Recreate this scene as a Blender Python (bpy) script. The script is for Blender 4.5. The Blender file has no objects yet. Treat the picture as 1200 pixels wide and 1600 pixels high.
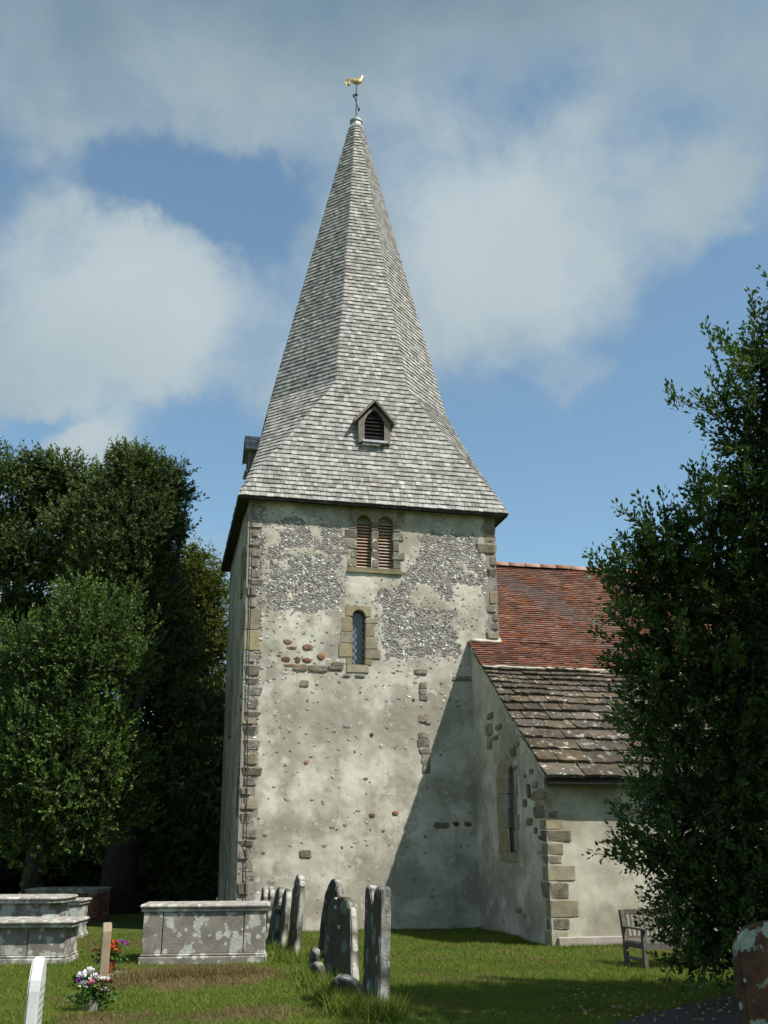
import bpy, bmesh, math, random
import numpy as np
from mathutils import Matrix, Vector
R = math.radians
random.seed(7); rng = np.random.default_rng(7)
S = bpy.context.scene; COL = S.collection

# ---------------------------------------------------------------- camera
CAM = np.array([-1.6027, -21.0262, 1.5357]); YAW, PIT, ROL, FPX = 0.22033, 0.33379, -0.00294, 1529.03
FW = np.array([math.sin(YAW)*math.cos(PIT), math.cos(YAW)*math.cos(PIT), math.sin(PIT)])
_r = np.array([math.cos(YAW), -math.sin(YAW), 0]); _u = np.cross(_r, FW)
RT = _r*math.cos(ROL)+_u*math.sin(ROL); UP = -_r*math.sin(ROL)+_u*math.cos(ROL)
def ray(x, y): return FW+RT*(x-600)/FPX+UP*(800-y)/FPX
def un(x, y, ax, v):                       # photo pixel -> point on the plane axis=v
    d = ray(x, y); return CAM+d*(v-CAM[ax])/d[ax]
def at(x, y, depth): return CAM+ray(x, y)*depth
cam = bpy.data.objects.new('camera', bpy.data.cameras.new('camera')); COL.objects.link(cam)
cam.data.sensor_fit = 'VERTICAL'; cam.data.sensor_height = 36; cam.data.sensor_width = 27
cam.data.lens = FPX/1600*36; cam.data.clip_start = .1; cam.data.clip_end = 3000
M = Matrix.Identity(4)
for i in range(3): M[i][0] = RT[i]; M[i][1] = UP[i]; M[i][2] = -FW[i]; M[i][3] = CAM[i]
cam.matrix_world = M; S.camera = cam

# ---------------------------------------------------------------- sun, exposure
SUN = Vector((.97, -1.0, 1.85)).normalized()
sl = bpy.data.lights.new('sun', 'SUN'); sl.energy = 5.0; sl.angle = R(.53); sl.color = (1, .95, .86)
so = bpy.data.objects.new('sun', sl); COL.objects.link(so); so.rotation_euler = SUN.to_track_quat('Z', 'Y').to_euler(); so.location = (10, -20, 40)
S.view_settings.view_transform = 'Standard'; S.view_settings.look = 'None'; S.view_settings.gamma = 1
S.view_settings.exposure = 0.42; S.view_settings.use_curve_mapping = False
S.cycles.max_bounces = 6; S.cycles.transparent_max_bounces = 4

# ---------------------------------------------------------------- node helpers
class NT:
    def __init__(s, nt): s.nt = nt; s.n = nt.nodes; s.l = nt.links
    def new(s, t, **k):
        n = s.n.new(t)
        for a, v in k.items(): setattr(n, a, v)
        return n
    def put(s, sock, v):
        if isinstance(v, bpy.types.NodeSocket): s.l.new(v, sock)
        elif isinstance(v, tuple) and len(v) == 3 and sock.type == 'RGBA': sock.default_value = (*v, 1)
        else: sock.default_value = v
    def math(s, op, a, b=0., c=0., clamp=False):
        n = s.new('ShaderNodeMath', operation=op, use_clamp=clamp)
        s.put(n.inputs[0], a); s.put(n.inputs[1], b); s.put(n.inputs[2], c); return n.outputs[0]
    def vm(s, op, a, b=None, scale=None):
        n = s.new('ShaderNodeVectorMath', operation=op); s.put(n.inputs[0], a)
        if b is not None: s.put(n.inputs[1], b)
        if scale is not None: s.put(n.inputs['Scale'], scale)
        return n.outputs['Value'] if op in ('DOT_PRODUCT', 'LENGTH', 'DISTANCE') else n.outputs[0]
    def ss(s, v, lo, hi, a=0., b=1.):
        n = s.new('ShaderNodeMapRange', interpolation_type='SMOOTHSTEP')
        for i, x in enumerate((v, lo, hi, a, b)): s.put(n.inputs[i], x)
        return n.outputs[0]
    def mix(s, f, a, b, mode='MIX'):
        n = s.new('ShaderNodeMix', data_type='RGBA', blend_type=mode)
        s.put(n.inputs[0], f); s.put(n.inputs[6], a); s.put(n.inputs[7], b); return n.outputs[2]
    def noise(s, vec, scale, detail=4., rough=.55, dist=0., out=0):
        n = s.new('ShaderNodeTexNoise'); s.put(n.inputs['Vector'], vec); s.put(n.inputs['Scale'], scale)
        s.put(n.inputs['Detail'], detail); s.put(n.inputs['Roughness'], rough); s.put(n.inputs['Distortion'], dist); return n.outputs[out]
    def vor(s, vec, scale, out='Distance', rnd=1.):
        n = s.new('ShaderNodeTexVoronoi'); s.put(n.inputs['Vector'], vec); s.put(n.inputs['Scale'], scale)
        s.put(n.inputs['Randomness'], rnd); return n.outputs[out]

# ---------------------------------------------------------------- sky (world): clear sky behind broken cloud
w = bpy.data.worlds.new('World'); S.world = w; w.use_nodes = True
N = NT(w.node_tree); N.n.clear()
sky = N.new('ShaderNodeTexSky', sky_type='NISHITA', sun_disc=False, sun_elevation=math.asin(SUN.z),
            sun_rotation=math.atan2(SUN.x, SUN.y), altitude=0, air_density=1.0, dust_density=.6, ozone_density=2.2)
D = N.vm('NORMALIZE', N.new('ShaderNodeTexCoord').outputs['Generated'])
warp = N.vm('SCALE', N.vm('SUBTRACT', N.noise(D, 5., 7., .6, 0., 1), (.5, .5, .5)), scale=.2)
DW = N.vm('ADD', D, warp)
def blob(x, y, r, wt, sx=1., sy=1., soft=1.):
    d = ray(x, y); d = d/np.linalg.norm(d)
    z = np.array([0, 0, 1.]); e = np.cross(d, z); e /= np.linalg.norm(e); u = np.cross(e, d)
    rr = r/FPX*(np.dot(d, FW))
    df = N.vm('SUBTRACT', DW, tuple(map(float, d)))
    a = N.math('DIVIDE', N.vm('DOT_PRODUCT', df, tuple(map(float, e))), rr*sx)
    b = N.math('DIVIDE', N.vm('DOT_PRODUCT', df, tuple(map(float, u))), rr*sy)
    c = N.math('DIVIDE', N.vm('DOT_PRODUCT', df, tuple(map(float, d))), rr)
    q = N.math('ADD', N.math('ADD', N.math('MULTIPLY', a, a), N.math('MULTIPLY', b, b)), N.math('MULTIPLY', c, c))
    return N.math('MULTIPLY', N.ss(N.math('SQRT', q), 1., 0.), wt)
def total(bl):
    t = bl[0]
    for b in bl[1:]: t = N.math('ADD', t, b)
    return t
n1 = N.noise(D, 2.3, 3., .5, .4); n2 = N.noise(D, 9., 6., .6, .2)
cov = N.math('ADD', N.math('MULTIPLY', N.math('SUBTRACT', n1, .5), .9), N.math('MULTIPLY', N.math('SUBTRACT', n2, .5), 1.25))
cov = N.math('ADD', cov, .42)
cov = N.math('ADD', cov, total([
    blob(295, 300, 215, -1.25, 1.15, .48), blob(90, 230, 130, .4, 1., .7), blob(-10, 280, 150, -.45, 1., .7), blob(780, 160, 150, -.35, 1.2, .8),
    blob(930, 760, 430, -1.25, 1.3, .62), blob(1190, 520, 240, -.8, .9, 1.), blob(345, 720, 190, -1.0, 1.1, .75), blob(60, 640, 120, -.5, 1.5, .3), blob(20, 680, 120, -.7, 1., .6),
    blob(1230, 250, 120, -.4, .7, 1.), blob(1060, 330, 160, .5, 1.3, .8), blob(120, 570, 220, .45, 1.5, .6),
    blob(230, 470, 260, .55, 1.2, .8), blob(760, 400, 300, .55, 1., .8), blob(140, 690, 150, 1.25, 1.15, .42), blob(940, 590, 110, .45, 1.3, .6),
    blob(560, 60, 500, .4, 2., .5), blob(560, 600, 150, .35)]))
dens = N.math('MULTIPLY_ADD', N.ss(cov, .04, .92), .88, .10)
lum = N.math('ADD', total([blob(230, 450, 300, .30, 1.3, .8), blob(720, 380, 380, .34, 1.1, .9), blob(140, 690, 140, .25),
    blob(560, -80, 560, -.55, 2.4, .62), blob(60, 120, 260, -.12)]), N.math('MULTIPLY', N.math('SUBTRACT', N.noise(D, 3.4, 5., .55, .6), .5), .55))
lum = N.math('ADD', lum, .52)
cc = N.mix(lum, (1.75, 2.6, 3.25), (5.05, 5.85, 6.1))
skyc = N.mix(1., sky.outputs[0], (1.33, 1.55, 1.42), 'MULTIPLY')
bg = N.new('ShaderNodeBackground'); N.put(bg.inputs[0], N.mix(dens, skyc, cc)); bg.inputs[1].default_value = .085
wo = N.new('ShaderNodeOutputWorld'); N.l.new(bg.outputs[0], wo.inputs[0])

# ---------------------------------------------------------------- materials
def pmat(name, c1, c2, scale=3., rough=.9, spec=.25, layers=(), rnd=0., bump=(30., .3), metal=0., bdist=.02, contrast=(.3, .7), det=6.):
    m = bpy.data.materials.new(name); m.use_nodes = True; N = NT(m.node_tree)
    b = N.n['Principled BSDF']; P = N.new('ShaderNodeNewGeometry').outputs['Position']
    c = N.mix(N.ss(N.noise(P, scale, det, .62), *contrast), c1, c2)
    for L in layers:
        kind, col, sc, lo, hi = L[:5]; amt = L[5] if len(L) > 5 else 1.
        if kind == 'n': f = N.ss(N.noise(P, sc, 6., .6), lo, hi)
        elif kind == 'streak': f = N.ss(N.noise(N.vm('MULTIPLY', P, (1, 1, .13)), sc, 5., .6), lo, hi)
        elif kind == 'v':
            pw = N.vm('ADD', P, N.vm('SCALE', N.vm('SUBTRACT', N.noise(P, sc*2.2, 3., .6, 0., 1), (.5,)*3), scale=.55/sc))
            dd = N.vor(pw, sc); cellr = N.new('ShaderNodeSeparateColor'); N.put(cellr.inputs[0], N.vor(pw, sc, 'Color'))
            lim = N.math('MULTIPLY_ADD', cellr.outputs[0], hi-lo, lo)
            f = N.ss(N.math('SUBTRACT', lim, dd), 0., .05)
        elif kind == 'attr':
            a = N.new('ShaderNodeAttribute', attribute_name=sc).outputs['Fac']; f = N.ss(a, lo, hi)
        c = N.mix(N.math('MULTIPLY', f, amt), c, col)
    if rnd:
        t = N.math('FRACT', N.math('ADD', N.new('ShaderNodeObjectInfo').outputs['Random'], N.new('ShaderNodeAttribute', attribute_name='tint').outputs['Fac']))
        h = N.new('ShaderNodeHueSaturation'); N.put(h.inputs['Value'], N.math('MULTIPLY_ADD', t, 2*rnd, 1-rnd))
        N.put(h.inputs['Saturation'], N.math('MULTIPLY_ADD', N.math('FRACT', N.math('MULTIPLY', t, 7.3)), .5, .75)); N.put(h.inputs['Color'], c); c = h.outputs[0]
    N.put(b.inputs['Base Color'], c); b.inputs['Roughness'].default_value = rough; b.inputs['Metallic'].default_value = metal
    b.inputs['Specular IOR Level'].default_value = spec
    if bump:
        bn = N.new('ShaderNodeBump'); bn.inputs['Strength'].default_value = bump[1]; bn.inputs['Distance'].default_value = bdist
        N.put(bn.inputs['Height'], N.noise(P, bump[0], 8., .65)); N.l.new(bn.outputs[0], b.inputs['Normal'])
    return m
def leafmat(name, ca, cb, rough=.4, spec=.4, trans=.25, cold=None):
    m = bpy.data.materials.new(name); m.use_nodes = True; N = NT(m.node_tree); b = N.n['Principled BSDF']
    t = N.new('ShaderNodeAttribute', attribute_name='tint').outputs['Fac']
    c = N.mix(t, ca, cb)
    if cold: c = N.mix(N.ss(N.new('ShaderNodeAttribute', attribute_name='dry').outputs['Fac'], .15, .85), c, N.mix(t, cold[0], cold[1]))
    N.put(b.inputs['Base Color'], c); b.inputs['Roughness'].default_value = rough; b.inputs['Specular IOR Level'].default_value = spec
    tr = N.new('ShaderNodeBsdfTranslucent'); N.put(tr.inputs[0], N.mix(.5, c, N.mix(1., c, (1.2, 1.5, .4), 'MULTIPLY')))
    mx = N.new('ShaderNodeMixShader'); mx.inputs[0].default_value = trans
    N.l.new(b.outputs[0], mx.inputs[1]); N.l.new(tr.outputs[0], mx.inputs[2]); N.l.new(mx.outputs[0], N.n['Material Output'].inputs[0])
    return m
WALL_L = [('n', (.58, .56, .48), .9, .5, .62, .8), ('n', (.235, .215, .17), .62, .45, .6, .7), ('n', (.27, .245, .195), 1.3, .5, .62, .8), ('n', (.54, .52, .45), 2.6, .57, .66, .75), ('streak', (.60, .59, .53), 7., .62, .74, .55), ('streak', (.19, .18, .155), 4., .56, .74, .6), ('n', (.42, .36, .25), 2.0, .6, .72, .6), ('n', (.16, .155, .13), 6.5, .58, .7, .55), ('n', (.19, .18, .15), 16., .58, .7, .45), ('n', (.60, .58, .52), 11., .6, .7, .5)]
MAT = dict(
    plaster=pmat('render_plaster', (.36, .335, .275), (.52, .485, .405), 1.7, layers=WALL_L+[('attr', (.235, .21, .178), 'flint', .3, .8)], bump=(34, .32), bdist=.02),
    aisle_plaster=pmat('aisle_plaster', (.34, .32, .255), (.50, .47, .385), 1.3, layers=[('n', (.235, .215, .165), .9, .44, .58, .8), ('n', (.20, .175, .125), 3.2, .56, .7, .6), ('n', (.27, .215, .14), 1.9, .58, .7, .5), ('n', (.58, .56, .49), 1.1, .56, .66, .6), ('n', (.33, .30, .23), 1.3, .5, .7, .7), ('n', (.2, .19, .16), 3.5, .62, .8, .6), ('streak', (.24, .225, .19), 4., .6, .8, .5)], bump=(30, .28), bdist=.02),
    flint=pmat('flint', (.13, .12, .11), (.32, .30, .27), 9., .5, .45, layers=[('attr', (.50, .49, .46), 'tint', .78, .95)], rnd=.4, bump=(60, .3), contrast=(.35, .65)),
    quoin=pmat('quoin_stone', (.12, .102, .075), (.25, .22, .165), 5., layers=[('n', (.09, .08, .06), 9., .55, .72, .7), ('v', (.40, .39, .34), 11., .1, .3, .5)], rnd=.3, bump=(32, .8), bdist=.03),
    greensand=pmat('dressed_sandstone', (.21, .175, .11), (.29, .25, .17), 5., layers=[('n', (.13, .11, .08), 7., .58, .75, .6)], rnd=.16, bump=(70, .3)),
    ironstone=pmat('brown_ironstone', (.11, .062, .038), (.21, .125, .08), 9., rnd=.35, bump=(40, .5)),
    shingle=pmat('weathered_oak_shingle', (.222, .213, .2), (.36, .346, .326), 7., .8, .3, layers=[('streak', (.15, .14, .13), 30., .55, .75, .55), ('n', (.16, .14, .12), .9, .56, .75, .5)], rnd=.34, bump=(90, .2)),
    lead=pmat('dull_lead', (.28, .30, .32), (.4, .42, .44), 8., .5, .5, metal=.5, bump=(20, .2)),
    timber=pmat('grey_timber', (.13, .115, .095), (.22, .2, .17), 9., .85, layers=[('streak', (.07, .06, .05), 40., .5, .7, .6)], bump=(60, .4)),
    soffit=pmat('dark_soffit_board', (.035, .032, .03), (.06, .055, .05), 6., .85),
    louvre=pmat('pale_louvre_board', (.38, .27, .2), (.5, .38, .29), 12., .7, rnd=.15, bump=(60, .3)),
    dark=pmat('dark_interior', (.012, .012, .013), (.02, .02, .02), 5., .9),
    glass=pmat('leaded_glass', (.03, .045, .06), (.06, .085, .11), 12., .12, .8, bump=(9, .12)),
    came=pmat('lead_came', (.30, .32, .33), (.42, .44, .45), 20., .6, .4, metal=.2),
    tile=pmat('clay_tile', (.115, .055, .037), (.18, .082, .052), 2.2, .85, layers=[('n', (.075, .05, .04), 1.0, .5, .75, .35), ('n', (.27, .09, .045), 1.6, .58, .72, .6), ('n', (.13, .105, .05), 1.3, .6, .78, .7)], rnd=.3, bump=(50, .4)),
    ridge=pmat('clay_ridge_tile', (.24, .115, .07), (.33, .18, .12), 5., .85, layers=[('n', (.42, .37, .3), 3., .62, .7, .6)], rnd=.25),
    mortar=pmat('lime_mortar', (.40, .37, .31), (.55, .52, .45), 9., bump=(30, .6)),
    slate=pmat('horsham_stone_slate', (.05, .039, .028), (.10, .081, .056), 5., .85, layers=[('n', (.06, .05, .045), 4., .52, .7, .7), ('n', (.15, .13, .06), 2.4, .6, .75, .6), ('n', (.40, .39, .345), 6.5, .57, .65, .7), ('n', (.095, .05, .035), 2., .6, .7, .5), ('n', (.085, .078, .032), 1.4, .54, .68, .45), ('v', (.5, .49, .44), 9., 0., .2, .7)], rnd=.4, bump=(35, .8), bdist=.025),
    gutter=pmat('black_iron_gutter', (.012, .012, .013), (.03, .028, .026), 10., .5, .5),
    plinth=pmat('plinth_render', (.26, .225, .2), (.36, .32, .28), 4., layers=[('n', (.16, .14, .12), 7., .55, .75, .6)], bump=(40, .5)),
    tomb=pmat('grey_tomb_limestone', (.145, .13, .112), (.24, .215, .185), 4., layers=[('n', (.20, .09, .045), 2.6, .64, .74, .7), ('n', (.39, .40, .36), 2.6, .56, .6, .85), ('v', (.40, .41, .37), 3.2, .12, .56, .95), ('v', (.46, .46, .42), 9., .05, .42, .85), ('n', (.11, .1, .085), 9., .58, .72, .5)], bump=(40, .5)),
    tombtop=pmat('lichened_slab', (.20, .18, .165), (.33, .31, .28), 8., layers=[('n', (.56, .55, .5), 7., .5, .62, .85), ('n', (.12, .085, .08), 5., .58, .7, .6)], bump=(40, .7), bdist=.02),
    darkstone=pmat('dark_weathered_headstone', (.042, .038, .029), (.085, .075, .056), 6., layers=[('streak', (.05, .042, .035), 9., .5, .7, .7), ('v', (.13, .16, .125), 4.5, .05, .5, .8), ('v', (.42, .42, .37), 6., -.1, .36, .85), ('n', (.17, .08, .035), 8., .62, .74, .6), ('attr', (.5, .49, .44), 'top', .3, .9, .8)], bump=(40, .7)),  # last layer pales tops and south edges: lichen mixed with painted sunlight
    tanstone=pmat('tan_sandstone', (.25, .20, .145), (.33, .27, .2), 8., rnd=.1, bump=(60, .4)),
    marble=pmat('white_marble', (.46, .47, .47), (.57, .58, .58), 3., .5, .4, layers=[('streak', (.42, .43, .4), 9., .6, .8, .4)], bump=(50, .1)),
    engrave=pmat('grey_engraving', (.20, .21, .21), (.3, .31, .31), 9., .8),
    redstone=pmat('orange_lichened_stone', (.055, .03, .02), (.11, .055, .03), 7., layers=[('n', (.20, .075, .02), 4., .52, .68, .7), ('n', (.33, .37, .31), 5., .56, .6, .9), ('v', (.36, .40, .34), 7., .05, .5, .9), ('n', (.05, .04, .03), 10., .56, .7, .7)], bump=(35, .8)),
    brick=pmat('red_brick', (.14, .05, .032), (.22, .085, .055), 9., .9, rnd=.3, bump=(50, .5)),
    bench=pmat('silvered_teak', (.075, .068, .058), (.14, .128, .108), 12., .85, layers=[('streak', (.1, .09, .075), 30., .5, .7, .5)], rnd=.15, bump=(60, .3)),
    bark=pmat('bark', (.03, .025, .02), (.065, .056, .044), 9., .95, bump=(14, .9), bdist=.05),
    gold=pmat('gilded_copper', (.55, .43, .17), (.68, .56, .28), 6., .5, .5, metal=.8, bump=None),
    iron=pmat('wrought_iron', (.02, .02, .022), (.05, .048, .045), 20., .6, .4),
    asphalt=pmat('path_asphalt', (.035, .034, .034), (.06, .056, .053), 60., .9, layers=[('n', (.10, .085, .06), 3., .6, .75, .5)], bump=(180, .6)),
    terracotta=pmat('terracotta', (.20, .05, .03), (.3, .08, .05), 8., .7),
    blackpot=pmat('dark_pot', (.035, .032, .03), (.07, .062, .055), 8., .7),
    glasspot=pmat('dull_metal_vase', (.16, .15, .13), (.26, .24, .2), 8., .5, .5),
    red=pmat('scarlet_petals', (.55, .035, .012), (.72, .07, .02), 30., .6, rnd=.2, bump=None),
    pink=pmat('magenta_petals', (.36, .035, .13), (.5, .08, .22), 30., .6, rnd=.25, bump=None),
    purple=pmat('purple_petals', (.25, .06, .3), (.36, .12, .42), 30., .6, rnd=.25, bump=None),
    white=pmat('white_petals', (.62, .58, .6), (.78, .74, .76), 30., .6, rnd=.1, bump=None),
    maroon=pmat('maroon_petals', (.12, .015, .03), (.2, .03, .05), 30., .6, rnd=.25, bump=None),
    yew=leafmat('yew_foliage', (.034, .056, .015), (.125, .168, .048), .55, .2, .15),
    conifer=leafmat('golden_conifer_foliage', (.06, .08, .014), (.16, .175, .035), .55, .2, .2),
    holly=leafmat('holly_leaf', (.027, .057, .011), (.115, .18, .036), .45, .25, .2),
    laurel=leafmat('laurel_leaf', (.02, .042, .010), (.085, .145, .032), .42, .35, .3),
    grass=leafmat('grass_blade', (.07, .115, .013), (.19, .225, .038), .6, .2, .3, cold=((.13, .10, .042), (.22, .17, .075))),
    flowerleaf=leafmat('flower_foliage', (.03, .07, .015), (.08, .15, .03), .5, .3, .25),
)
g = pmat('turf', (.045, .075, .013), (.095, .125, .026), 6., .95, .1, layers=[('n', (.10, .10, .03), 1.2, .54, .72, .6), ('n', (.03, .045, .01), 3., .55, .7, .5), ('attr', (.125, .092, .045), 'dry', .2, .8, .9)], bump=(70, .9), bdist=.03)
MAT['turf'] = g

# ---------------------------------------------------------------- geometry helpers
def vnoise(P, seed=0):
    P = np.asarray(P, float); i = np.floor(P).astype(np.int64); f = P-i; f = f*f*(3-2*f)
    def h(ix, iy, iz):
        v = (ix*374761393+iy*668265263+iz*2147483647+seed*974634777) & 0xffffffff
        v = ((v ^ (v >> 13))*1274126177) & 0xffffffff
        return ((v ^ (v >> 16)) & 0xffff)/65535.
    r = 0
    for a in (0, 1):
        for b in (0, 1):
            for c in (0, 1):
                wt = (f[..., 0] if a else 1-f[..., 0])*(f[..., 1] if b else 1-f[..., 1])*(f[..., 2] if c else 1-f[..., 2])
                r = r+wt*h(i[..., 0]+a, i[..., 1]+b, i[..., 2]+c)
    return r
def fbm(P, sc, oct=4, seed=0):
    P = np.asarray(P, float)*sc; t = 0; a = .5
    for k in range(oct): t = t+a*(vnoise(P*2**k+k*17.3, seed+k)-.5); a *= .55
    return t
def link(name, me, mat=None, parent=None):
    o = bpy.data.objects.new(name, me); COL.objects.link(o)
    if mat is not None and me is not None and not me.materials: me.materials.append(MAT[mat] if isinstance(mat, str) else mat)
    if parent is not None: o.parent = parent
    return o
def tag(o, label=None, cat=None, group=None, kind=None):
    for k, v in (('label', label), ('category', cat), ('group', group), ('kind', kind)):
        if v: o[k] = v
    return o
def empty(name, loc=(0, 0, 0), rz=0.):
    o = bpy.data.objects.new(name, None); COL.objects.link(o); o.location = loc; o.rotation_euler = (0, 0, rz); o.empty_display_size = .2; return o
def mesh(name, V, F, smooth=False):
    me = bpy.data.meshes.new(name); me.from_pydata([tuple(v) for v in V], [], [tuple(f) for f in F]); me.update()
    if smooth: me.shade_smooth()
    return me
def npmesh(name, V, F, tint=None, smooth=False, vattr=None, fattr=None):   # F: (n,k) int array
    V = np.asarray(V, np.float32); F = np.asarray(F, np.int32); n, k = F.shape
    me = bpy.data.meshes.new(name); me.vertices.add(len(V)); me.vertices.foreach_set('co', V.ravel())
    me.loops.add(n*k); me.loops.foreach_set('vertex_index', F.ravel())
    me.polygons.add(n); me.polygons.foreach_set('loop_start', np.arange(0, n*k, k, dtype=np.int32))
    if tint is not None:
        a = me.attributes.new('tint', 'FLOAT', 'FACE'); a.data.foreach_set('value', np.asarray(tint, np.float32))
    for nm, v in (fattr or {}).items():
        a = me.attributes.new(nm, 'FLOAT', 'FACE'); a.data.foreach_set('value', np.asarray(v, np.float32))
    for nm, v in (vattr or {}).items():
        a = me.attributes.new(nm, 'FLOAT', 'POINT'); a.data.foreach_set('value', np.asarray(v, np.float32))
    me.update(calc_edges=True); me.validate()
    if smooth: me.shade_smooth()
    else: me.shade_flat()
    return me
class MB:
    def __init__(s): s.V = []; s.F = []
    def add(s, V, F):
        b = len(s.V); s.V += [tuple(v) for v in V]; s.F += [tuple(b+i for i in f) for f in F]; return s
    def box(s, c, d, rz=0., taper=1.):
        cx, cy, cz = c; hx, hy, hz = d[0]/2, d[1]/2, d[2]/2; cs, sn = math.cos(rz), math.sin(rz); V = []
        for z, t in ((-hz, 1.), (hz, taper)):
            for x, y in ((-hx, -hy), (hx, -hy), (hx, hy), (-hx, hy)):
                V.append((cx+(x*cs-y*sn)*t, cy+(x*sn+y*cs)*t, cz+z))
        return s.add(V, [(3, 2, 1, 0), (4, 5, 6, 7), (0, 1, 5, 4), (1, 2, 6, 5), (2, 3, 7, 6), (3, 0, 4, 7)])
    def tube(s, pts, rad, n=6, cap=True):
        pts = [Vector(p) for p in pts]; rad = rad if isinstance(rad, (list, tuple)) else [rad]*len(pts); V = []; F = []
        for i, p in enumerate(pts):
            t = (pts[min(i+1, len(pts)-1)]-pts[max(i-1, 0)]).normalized()
            a = t.orthogonal().normalized() if abs(t.z) > .95 else t.cross(Vector((0, 0, 1))).normalized(); b = t.cross(a)
            for k in range(n):
                q = 2*math.pi*k/n; V.append(p+(a*math.cos(q)+b*math.sin(q))*rad[i])
        for i in range(len(pts)-1):
            for k in range(n): F.append((i*n+k, i*n+(k+1) % n, (i+1)*n+(k+1) % n, (i+1)*n+k))
        if cap: F.append(tuple(range(n-1, -1, -1))); F.append(tuple((len(pts)-1)*n+k for k in range(n)))
        return s.add(V, F)
    def lathe(s, prof, c=(0, 0, 0), n=16):
        V = []; F = []
        for r, z in prof:
            for k in range(n): q = 2*math.pi*k/n; V.append((c[0]+r*math.cos(q), c[1]+r*math.sin(q), c[2]+z))
        for i in range(len(prof)-1):
            for k in range(n): F.append((i*n+k, i*n+(k+1) % n, (i+1)*n+(k+1) % n, (i+1)*n+k))
        F.append(tuple(range(n-1, -1, -1))); F.append(tuple((len(prof)-1)*n+k for k in range(n)))
        return s.add(V, F)
    def prism(s, poly, p0, ux, uz, dn):        # polygon (a,b) -> p0+a*ux+b*uz, extruded by vector dn
        p0, ux, uz, dn = map(np.array, (p0, ux, uz, dn)); n = len(poly)
        A = [p0+a*ux+b*uz for a, b in poly]; V = A+[p+dn for p in A]
        F = [tuple(range(n)), tuple(range(2*n-1, n-1, -1))]+[(i, i+n, (i+1) % n+n, (i+1) % n) for i in range(n)]
        return s.add(V, F)
    def build(s, name, mat, parent=None, bevel=0., smooth=False, kind=None, recalc=True):
        bm = bmesh.new(); vs = [bm.verts.new(v) for v in s.V]
        for f in s.F:
            try: bm.faces.new([vs[i] for i in f])
            except ValueError: pass
        if recalc: bmesh.ops.recalc_face_normals(bm, faces=bm.faces)
        if bevel:
            ed = [e for e in bm.edges if len(e.link_faces) == 2 and e.calc_face_angle(0) > .5]
            bmesh.ops.bevel(bm, geom=ed, offset=bevel, segments=1, profile=.5, affect='EDGES', clamp_overlap=True)
        me = bpy.data.meshes.new(name); bm.to_mesh(me); bm.free()
        if smooth: me.shade_smooth()
        o = link(name, me, mat, parent)
        if kind: o['kind'] = kind
        return o
def frame(o, X, Y, Z, loc):
    m = Matrix.Identity(4)
    for i in range(3): m[i][0] = X[i]; m[i][1] = Y[i]; m[i][2] = Z[i]; m[i][3] = loc[i]
    o.matrix_basis = m; return o
def stone_mesh(k, jit=.05, bev=.09):
    bm = bmesh.new(); bmesh.ops.create_cube(bm, size=1.)
    r = random.Random(k)
    for v in bm.verts: v.co += Vector((r.uniform(-jit, jit), r.uniform(-jit, jit), r.uniform(-jit*.3, jit*.3)))
    bmesh.ops.bevel(bm, geom=list(bm.edges), offset=bev, segments=1, affect='EDGES')
    for v in bm.verts: v.co += Vector((r.uniform(-.02, .02), r.uniform(-.02, .02), r.uniform(-.02, .02)))
    me = bpy.data.meshes.new('stone'); bm.to_mesh(me); bm.free(); return me
def stone_set(mat, n=6, jit=.05, bev=.09):
    L = []
    for k in range(n):
        me = stone_mesh(k*31+len(mat), jit, bev); me.materials.append(MAT[mat]); L.append(me)
    return L
def lump_mesh(k, mat):
    bm = bmesh.new(); bmesh.ops.create_icosphere(bm, subdivisions=1, radius=.5); r = random.Random(k)
    for v in bm.verts: v.co *= r.uniform(.75, 1.1)
    me = bpy.data.meshes.new('lump'); bm.to_mesh(me); bm.free(); me.materials.append(MAT[mat]); return me
QU, GS = stone_set('quoin'), stone_set('greensand', 6, .015, .03)
QR = stone_set('quoin', 8, .11, .17)
LF = [lump_mesh(k, 'flint') for k in range(6)]; LI = [lump_mesh(k, 'ironstone') for k in range(5)]
Xv, Yv, Zv = np.eye(3)
def block(name, meshes, parent, c, X, Y, Z):      # stone: unit block scaled on three axes
    o = bpy.data.objects.new(name, random.choice(meshes)); COL.objects.link(o); o.parent = parent
    return frame(o, np.array(X, float), np.array(Y, float), np.array(Z, float), c)

# ================================================================ GROUND
def inpoly(x, y, poly):
    x = np.asarray(x); y = np.asarray(y); r = np.zeros(x.shape, bool); n = len(poly); j = n-1
    for i in range(n):
        xi, yi = poly[i]; xj, yj = poly[j]
        c = ((yi > y) != (yj > y)) & (x < (xj-xi)*(y-yi)/((yj-yi) if yj != yi else 1e-9)+xi); r ^= c; j = i
    return r
G = lambda x, y: un(x, y, 2, 0.)[:2]
def sdist(x, y, a, b, hw):                 # soft mask of a capsule a-b
    a = np.array(a); b = np.array(b); d = b-a; t = np.clip(((x-a[0])*d[0]+(y-a[1])*d[1])/(d@d), 0, 1)
    q = np.hypot(x-a[0]-t*d[0], y-a[1]-t*d[1]); return np.clip((hw-q)/(hw*.45), 0, 1)
M1a, M1b = G(215, 1545), G(380, 1535); M2a, M2b = G(130, 1600), G(410, 1592)
def dryness(x, y):
    P = np.stack([x, y, 0*x], -1); n = fbm(P, .8, 4, 3); n2 = fbm(P, 3., 3, 9)
    d = np.maximum(sdist(x, y, M1a, M1b, .62), sdist(x, y, M2a, M2b, .45)*.9)
    d = np.maximum(d, sdist(x, y, G(420, 1520), G(330, 1518), .5)*.6)
    return np.clip(np.clip(d*.85+n2*1.5, 0, .8)*(d > 0)+np.clip(n*2.6-.05+n2*1.2, 0, .5), 0, 1)
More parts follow.
